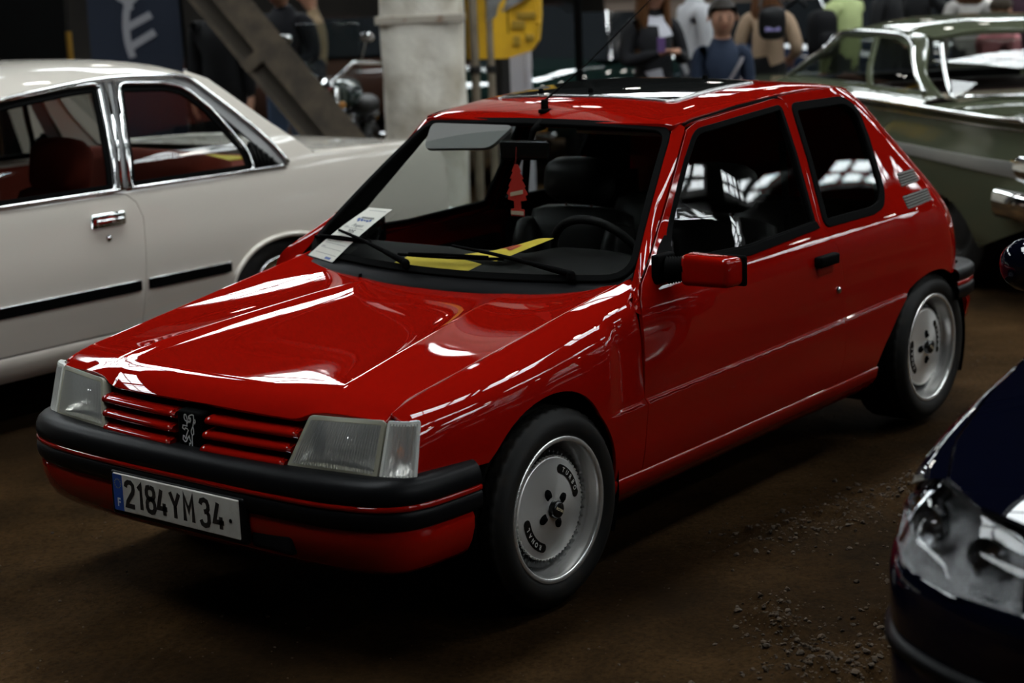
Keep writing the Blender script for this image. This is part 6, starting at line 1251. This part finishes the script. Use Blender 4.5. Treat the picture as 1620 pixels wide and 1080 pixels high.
# ------------------------------------------------------------------ people
def smat(name, c, r=.8): return mat(name, c, r, spec=.2)
SKIN = mat('skin', (.42, .22, .145), .55, spec=.3)
def person(label, loc, face, H=1.72, top=(.02, .02, .02), legs=(.015, .015, .02), hair=(.03, .018, .01), long_hair=0, pose='down', look=0., build=1.0, shirt=None, group='visitors behind the cars', female=False, topname='top', hk=1., hem=.93):
    t = thing('person', label, 'person', loc, face, group); s = H/1.75; J = []; E = []; R = []; Lb = []
    def v(p, r, lab, par=None):
        J.append(np.array(p, float)*s); R.append(r*s); Lb.append(lab); i = len(J)-1
        if par is not None: E.append((par, i))
        return i
    b_ = build; sh = .175 if female else .195
    pel = v((0, 0, .95), .145*b_, 'legs'); sp = v((.0, 0, 1.08), .150*b_, 'top', pel); ch = v((.01, 0, 1.27), .172*b_, 'top', sp); nb = v((-.01, 0, 1.42), .085, 'top', ch); nk = v((.0, 0, 1.51), .052, 'skin', nb)
    c_, s_ = math.cos(look), math.sin(look); hx = lambda dx, dz: (.015+dx*c_+dz*s_, 0, 1.53+dz*c_-dx*s_)
    hb = v(hx(.018, .045), .082*hk, 'skin', nk); hm = v(hx(.008, .125), .104*hk, 'skin', hb); ht = v(hx(-.005, .20), .085*hk, 'skin', hm)
    P = {'down': ((0, .215, 1.13), (.04, .225, .88)), 'phone': ((.02, .24, 1.12), (.27, .07, 1.19)), 'camera': ((.20, .33, 1.28), (.24, .12, 1.56)), 'strap': ((-.02, .25, 1.13), (.13, .19, 1.06)), 'reach': ((.16, .30, 1.22), (.42, .30, 1.18))}
    pz = pose if isinstance(pose, tuple) else (pose, pose)
    for sd, pn in ((1, pz[0]), (-1, pz[1])):
        el, wr = [np.array(q)*np.array([1, sd, 1]) for q in P[pn]]
        a = v((-.01, sd*sh, 1.375), .074*b_, 'top', nb); e_ = v(el, .060*b_, 'top', a); m1 = v(el+(wr-el)*.85, .044*b_, 'top', e_); w_ = v(wr, .026, 'skin', m1)
        d = (wr-el)/np.linalg.norm(wr-el); side = np.array([0, -sd, 0.]) if pn != 'down' else np.array([1., 0, 0]); side = side-d*(side@d); side /= np.linalg.norm(side); nn = np.cross(d, side)
        pm = v(wr+d*.055, .030, 'skin', w_)
        for k, (o, l) in enumerate(((-.027, .065), (-.009, .078), (.009, .072), (.027, .055))):
            f1 = v(wr+d*.095+side*o, .0095, 'skin', pm); f2 = v(wr+d*(.095+l*.55)+side*o*1.1+nn*.012*sd, .0085, 'skin', f1); v(wr+d*(.095+l)+side*o*1.1+nn*.035*sd, .0075, 'skin', f2)
        t1 = v(wr+d*.05+side*.035, .011, 'skin', pm); v(wr+d*.09+side*.06+nn*.012*sd, .009, 'skin', t1)
        h = v((0, sd*.09, .90), .098*b_, 'legs', pel); k_ = v((.02, sd*.10, .50), .064*b_, 'legs', h); an = v((-.01, sd*.10, .10), .042, 'legs', k_); v((.13, sd*.12, .035), .036, 'shoe', v((.0, sd*.11, .045), .040, 'shoe', an))
    me = bpy.data.meshes.new('person_body'); me.from_pydata([tuple(j) for j in J], E, []); o = bpy.data.objects.new('tmp', me); COL.objects.link(o); md = o.modifiers.new('s', 'SKIN'); md.use_smooth_shade = True; md.branch_smoothing = .3
    for i, q in enumerate(me.skin_vertices[0].data): q.radius = (R[i], R[i]); q.use_root = (i == 0)
    sb = o.modifiers.new('ss', 'SUBSURF'); sb.levels = 1; sb.render_levels = 1; bpy.context.view_layer.update()
    nm = bpy.data.meshes.new_from_object(o.evaluated_get(bpy.context.evaluated_depsgraph_get())); bpy.data.objects.remove(o)
    labs = ['skin', 'top', 'legs', 'shoe', 'shirt']; topm = smat('cloth_%s_%.3f_%.3f' % (topname, *top[:2]), top); legm = smat('trousers_%.3f' % legs[0], legs); 
    for m in (SKIN, topm, legm, smat('shoe_black', (.012, .012, .012), .5), smat('shirt_white', shirt or (.5, .5, .5))): nm.materials.append(m)
    JA = np.array(J); A = np.array([JA[a] for a, b in E]); B = np.array([JA[b] for a, b in E]); lab = [Lb[b] if not (Lb[a] == 'top' and Lb[b] == 'skin') else 'top' for a, b in E]; Rr = np.array([(R[a]+R[b])/2 for a, b in E])
    C = np.array([p.center[:] for p in nm.polygons]); best = np.full(len(C), 1e9); idx = np.zeros(len(C), int)
    for k in range(len(E)):
        e = B[k]-A[k]; tt = np.clip(((C-A[k])@e)/(e@e+1e-9), 0, 1); dd = np.linalg.norm(C-A[k]-tt[:, None]*e, axis=1)-Rr[k]*.6; q = dd < best; best[q] = dd[q]; idx[q] = labs.index(lab[k])
    if shirt is not None: q = (idx == 1) & (C[:, 0] > .055*s) & (np.abs(C[:, 1]) < .05*s) & (C[:, 2] > .95*s) & (C[:, 2] < 1.46*s); idx[q] = 4
    q = (idx == 1) & (C[:, 2] < hem*s) & (np.abs(C[:, 1]) < .17*s); idx[q] = 2
    nm.polygons.foreach_set('material_index', idx.astype(np.int32)); nm.polygons.foreach_set('use_smooth', [True]*len(nm.polygons)); nm.name = 'body'
    bo = bpy.data.objects.new('body', nm); COL.objects.link(bo); bo.parent = t
    # hair, ears, face
    HM = np.array(hx(.0, .135))*s; Rt = Matrix.Rotation(look, 3, 'Y'); hm_ = smat('hair_%.3f_%.3f' % hair[:2], hair, .6); hb_ = MB(); tt = np.linspace(-.25, math.pi/2, 8)
    V, F = lathe([(math.cos(a), math.sin(a)) for a in tt], 20); V = V*np.array([.116, .108, .122])*s*hk; V[:, 0] -= .014*s; V[:, 2] += .016*s; q = (V[:, 0] > .03*s) & (V[:, 2] < .075*s*hk); V[q, 2] = .075*s*hk; q = (V[:, 2] < .0); V[q, :2] *= .93; V = V@np.array(Rt).T; hb_.add(V+HM, F)
    if long_hair:
        n = 13
        for k in range(n):
            a = math.radians(52+256*k/(n-1)); p0 = HM+np.array([.085*math.cos(a)-.01, .088*math.sin(a), .03])*s; p1 = HM+np.array([.085*math.cos(a)-.03, .105*math.sin(a), -.14])*s; p2 = HM+np.array([.07*math.cos(a)-.03, .13*math.sin(a), -.14-long_hair])*s; hb_.tube(spl([p0, p1, p2], n=4), [.026*s]*7+[.024*s, .008*s], 6)
    hb_.build('hair', hm_, t)
    fc = lambda *q: HM+np.array(Rt@Vector(q))*s
    for sd in (-1, 1):
        MB().ell(fc(.098*hk, sd*.036, -.005), (.010*s, .014*s, .008*s), 8).build('eye', smat('eye_dark', (.02, .015, .012), .3), t); MB().ell(fc(.100*hk, sd*.038, .022), (.008*s, .022*s, .005*s), 8).build('eyebrow', hm_, t); MB().ell(fc(.0, sd*.105*hk, -.015), (.018*s, .012*s, .03*s), 8).build('ear', SKIN, t)
    MB().ell(fc(.108*hk, 0, -.032), (.018*s, .014*s, .024*s), 10).build('nose', SKIN, t)
    MB().ell(fc(.092*hk, 0, -.072), (.008*s, .024*s, .006*s), 8).build('mouth', smat('lips', (.28, .09, .07), .5), t)
    return t
CF = EA
girl = person('person with very long brown hair in a black blazer looking at a phone', (-6.80, -3.46, 0), CF+.35, 1.72, (.010, .010, .012), (.012, .012, .014), (.085, .035, .012), .42, 'phone', .25, shirt=(.50, .50, .55), female=True, topname='blazer')
boy = person('boy in a navy jacket with a shoulder strap, facing the red car', (-6.74, -2.84, 0), CF+.05, 1.49, (.016, .024, .045), (.012, .013, .018), (.014, .009, .006), 0, 'down', .12, 1.0, topname='navy', hk=1.12)
person('person in a white T-shirt turned sideways between the girl and the boy', (-8.46, -4.16, 0), CF+1.9, 1.78, (.42, .42, .44), (.02, .022, .03), (.03, .02, .012), 0, 'down', 0, topname='white_tee')
beige = person('person with brown hair in a beige jumper seen from behind', (-8.66, -3.60, 0), CF+math.pi-.3, 1.68, (.33, .23, .155), (.008, .008, .009), (.10, .040, .016), .22, ('strap', 'strap'), 0, female=True, topname='beige', hem=1.04)
person('person in a pale lime hoodie raising a camera behind the green car', (-9.60, -3.42, 0), CF+math.pi+.75, 1.74, (.36, .42, .19), (.02, .02, .02), (.05, .03, .02), 0, ('down', 'camera'), 0, 1.1, topname='lime')
person('person in a black T-shirt with head bowed, behind the green roof', (-11.18, -3.80, 0), CF+.9, 1.74, (.008, .008, .009), (.02, .02, .03), (.03, .02, .012), 0, 'strap', .2, topname='black_tee')
person('person in black holding a camera up to the face', (-11.80, -3.80, 0), CF-.6, 1.72, (.009, .009, .010), (.02, .02, .03), (.02, .014, .01), 0, 'camera', 0, topname='black_top')
person('person with brown hair and a white top behind the green roof', (-11.62, -3.22, 0), CF+math.pi, 1.66, (.40, .38, .36), (.03, .03, .04), (.07, .03, .012), .15, 'down', 0, female=True, topname='white_top')
person('person in a dark plum coat at the far right behind the green roof', (-11.60, -2.75, 0), CF+.4, 1.70, (.030, .012, .020), (.02, .02, .02), (.02, .014, .01), 0, 'down', .1, topname='plum')
person('person in a dusty pink top seen through the rear window of the green car', (-9.17, -1.88, 0), CF+2.2, 1.42, (.30, .11, .12), (.03, .03, .05), (.03, .02, .012), 0, ('reach', 'down'), .2, topname='pink')
person('person in a long black coat left of the timber brace', (-5.66, -6.74, 0), CF-.2, 1.80, (.006, .006, .007), (.008, .008, .010), (.03, .02, .012), 0, 'down', .15, 1.15, topname='black_coat')
person('man in a black hooded coat looking down, right of the timber brace', (-6.12, -6.50, 0), CF-.5, 1.84, (.008, .008, .011), (.07, .10, .16), (.055, .032, .016), 0, 'strap', .45, 1.12, topname='hooded_coat')
person('person in a tan jacket standing far behind the motorcycle', (-8.64, -8.68, 0), CF-1.4, 1.72, (.22, .155, .09), (.02, .02, .03), (.05, .03, .015), 0, 'strap', .1, topname='tan')
# things they carry
def held():
    p = thing('smartphone', 'small phone held in both hands by the person in the black blazer', 'phone', (-6.545, -3.215, 1.225), CF+.35); MB().rbox((-.005, -.030, -.045), (.005, .030, .060), .004).build('phone_case', mat('phone_purple', (.10, .05, .16), .3), p); MB().box((-.0065, -.027, -.042), (-.0052, .027, .056)).build('phone_screen', mat('phone_screen', (.02, .03, .06), .1), p, smooth=False)
    b = thing('shoulder_bag', 'black handbag on the shoulder of the person in the beige jumper', 'bag', (-8.42, -3.42, 0), CF+.1); V, F = soft((-.05, -.10, 1.18), (.05, .10, 1.42), .045); mk('bag_body', V, F, mat('bag_black', (.004, .004, .005), .4, spec=.2), b); MB().tube([(.0, -.10, 1.42), (-.06, -.06, 1.50), (-.06, .06, 1.50), (0, .10, 1.42)], .012, 6).build('bag_strap', mat('bag_black'), b); MB().rbox((.052, -.07, 1.24), (.060, .05, 1.27), .003).build('bag_badge', mat('bag_badge', (.25, .22, .45), .3), b)
    k = thing('backpack', 'black backpack on the person in the lime hoodie', 'backpack', (-9.27, -3.44, 0), CF+.55); V, F = soft((-.08, -.13, .98), (.08, .13, 1.36), .07); mk('pack_body', V, F, mat('pack_black', (.005, .005, .006), .7, spec=.1), k); V, F = soft((.06, -.10, 1.01), (.11, .10, 1.18), .03); mk('pack_pocket', V, F, mat('pack_black'), k)
    MB().tube([(-.08, -.10, 1.40), (-.16, -.12, 1.46), (-.30, -.12, 1.40)], .018, 6).build('pack_strap', mat('pack_black'), k)
    s = thing('crossbody_strap', 'dark patterned bag strap across the chest of the boy', 'strap', (-6.74, -2.84, 0), CF+.05); q = np.array([(.02, -.16, 1.29), (.11, -.10, 1.22), (.135, -.02, 1.10), (.13, .08, .95), (.08, .16, .84)])[:, [0, 1, 2]]*np.array([1.12, -1, 1])*.88; V, F = tube(spl(q, n=5), .016, 6); mk('strap_webbing', V, F, mat('strap_grey', (.10, .09, .10), .7), s); V, F = soft((.05, -.24, .70), (.14, -.08, .86), .03); mk('bag', V, F, mat('bag_black'), s)
held()
bpy.context.view_layer.update()
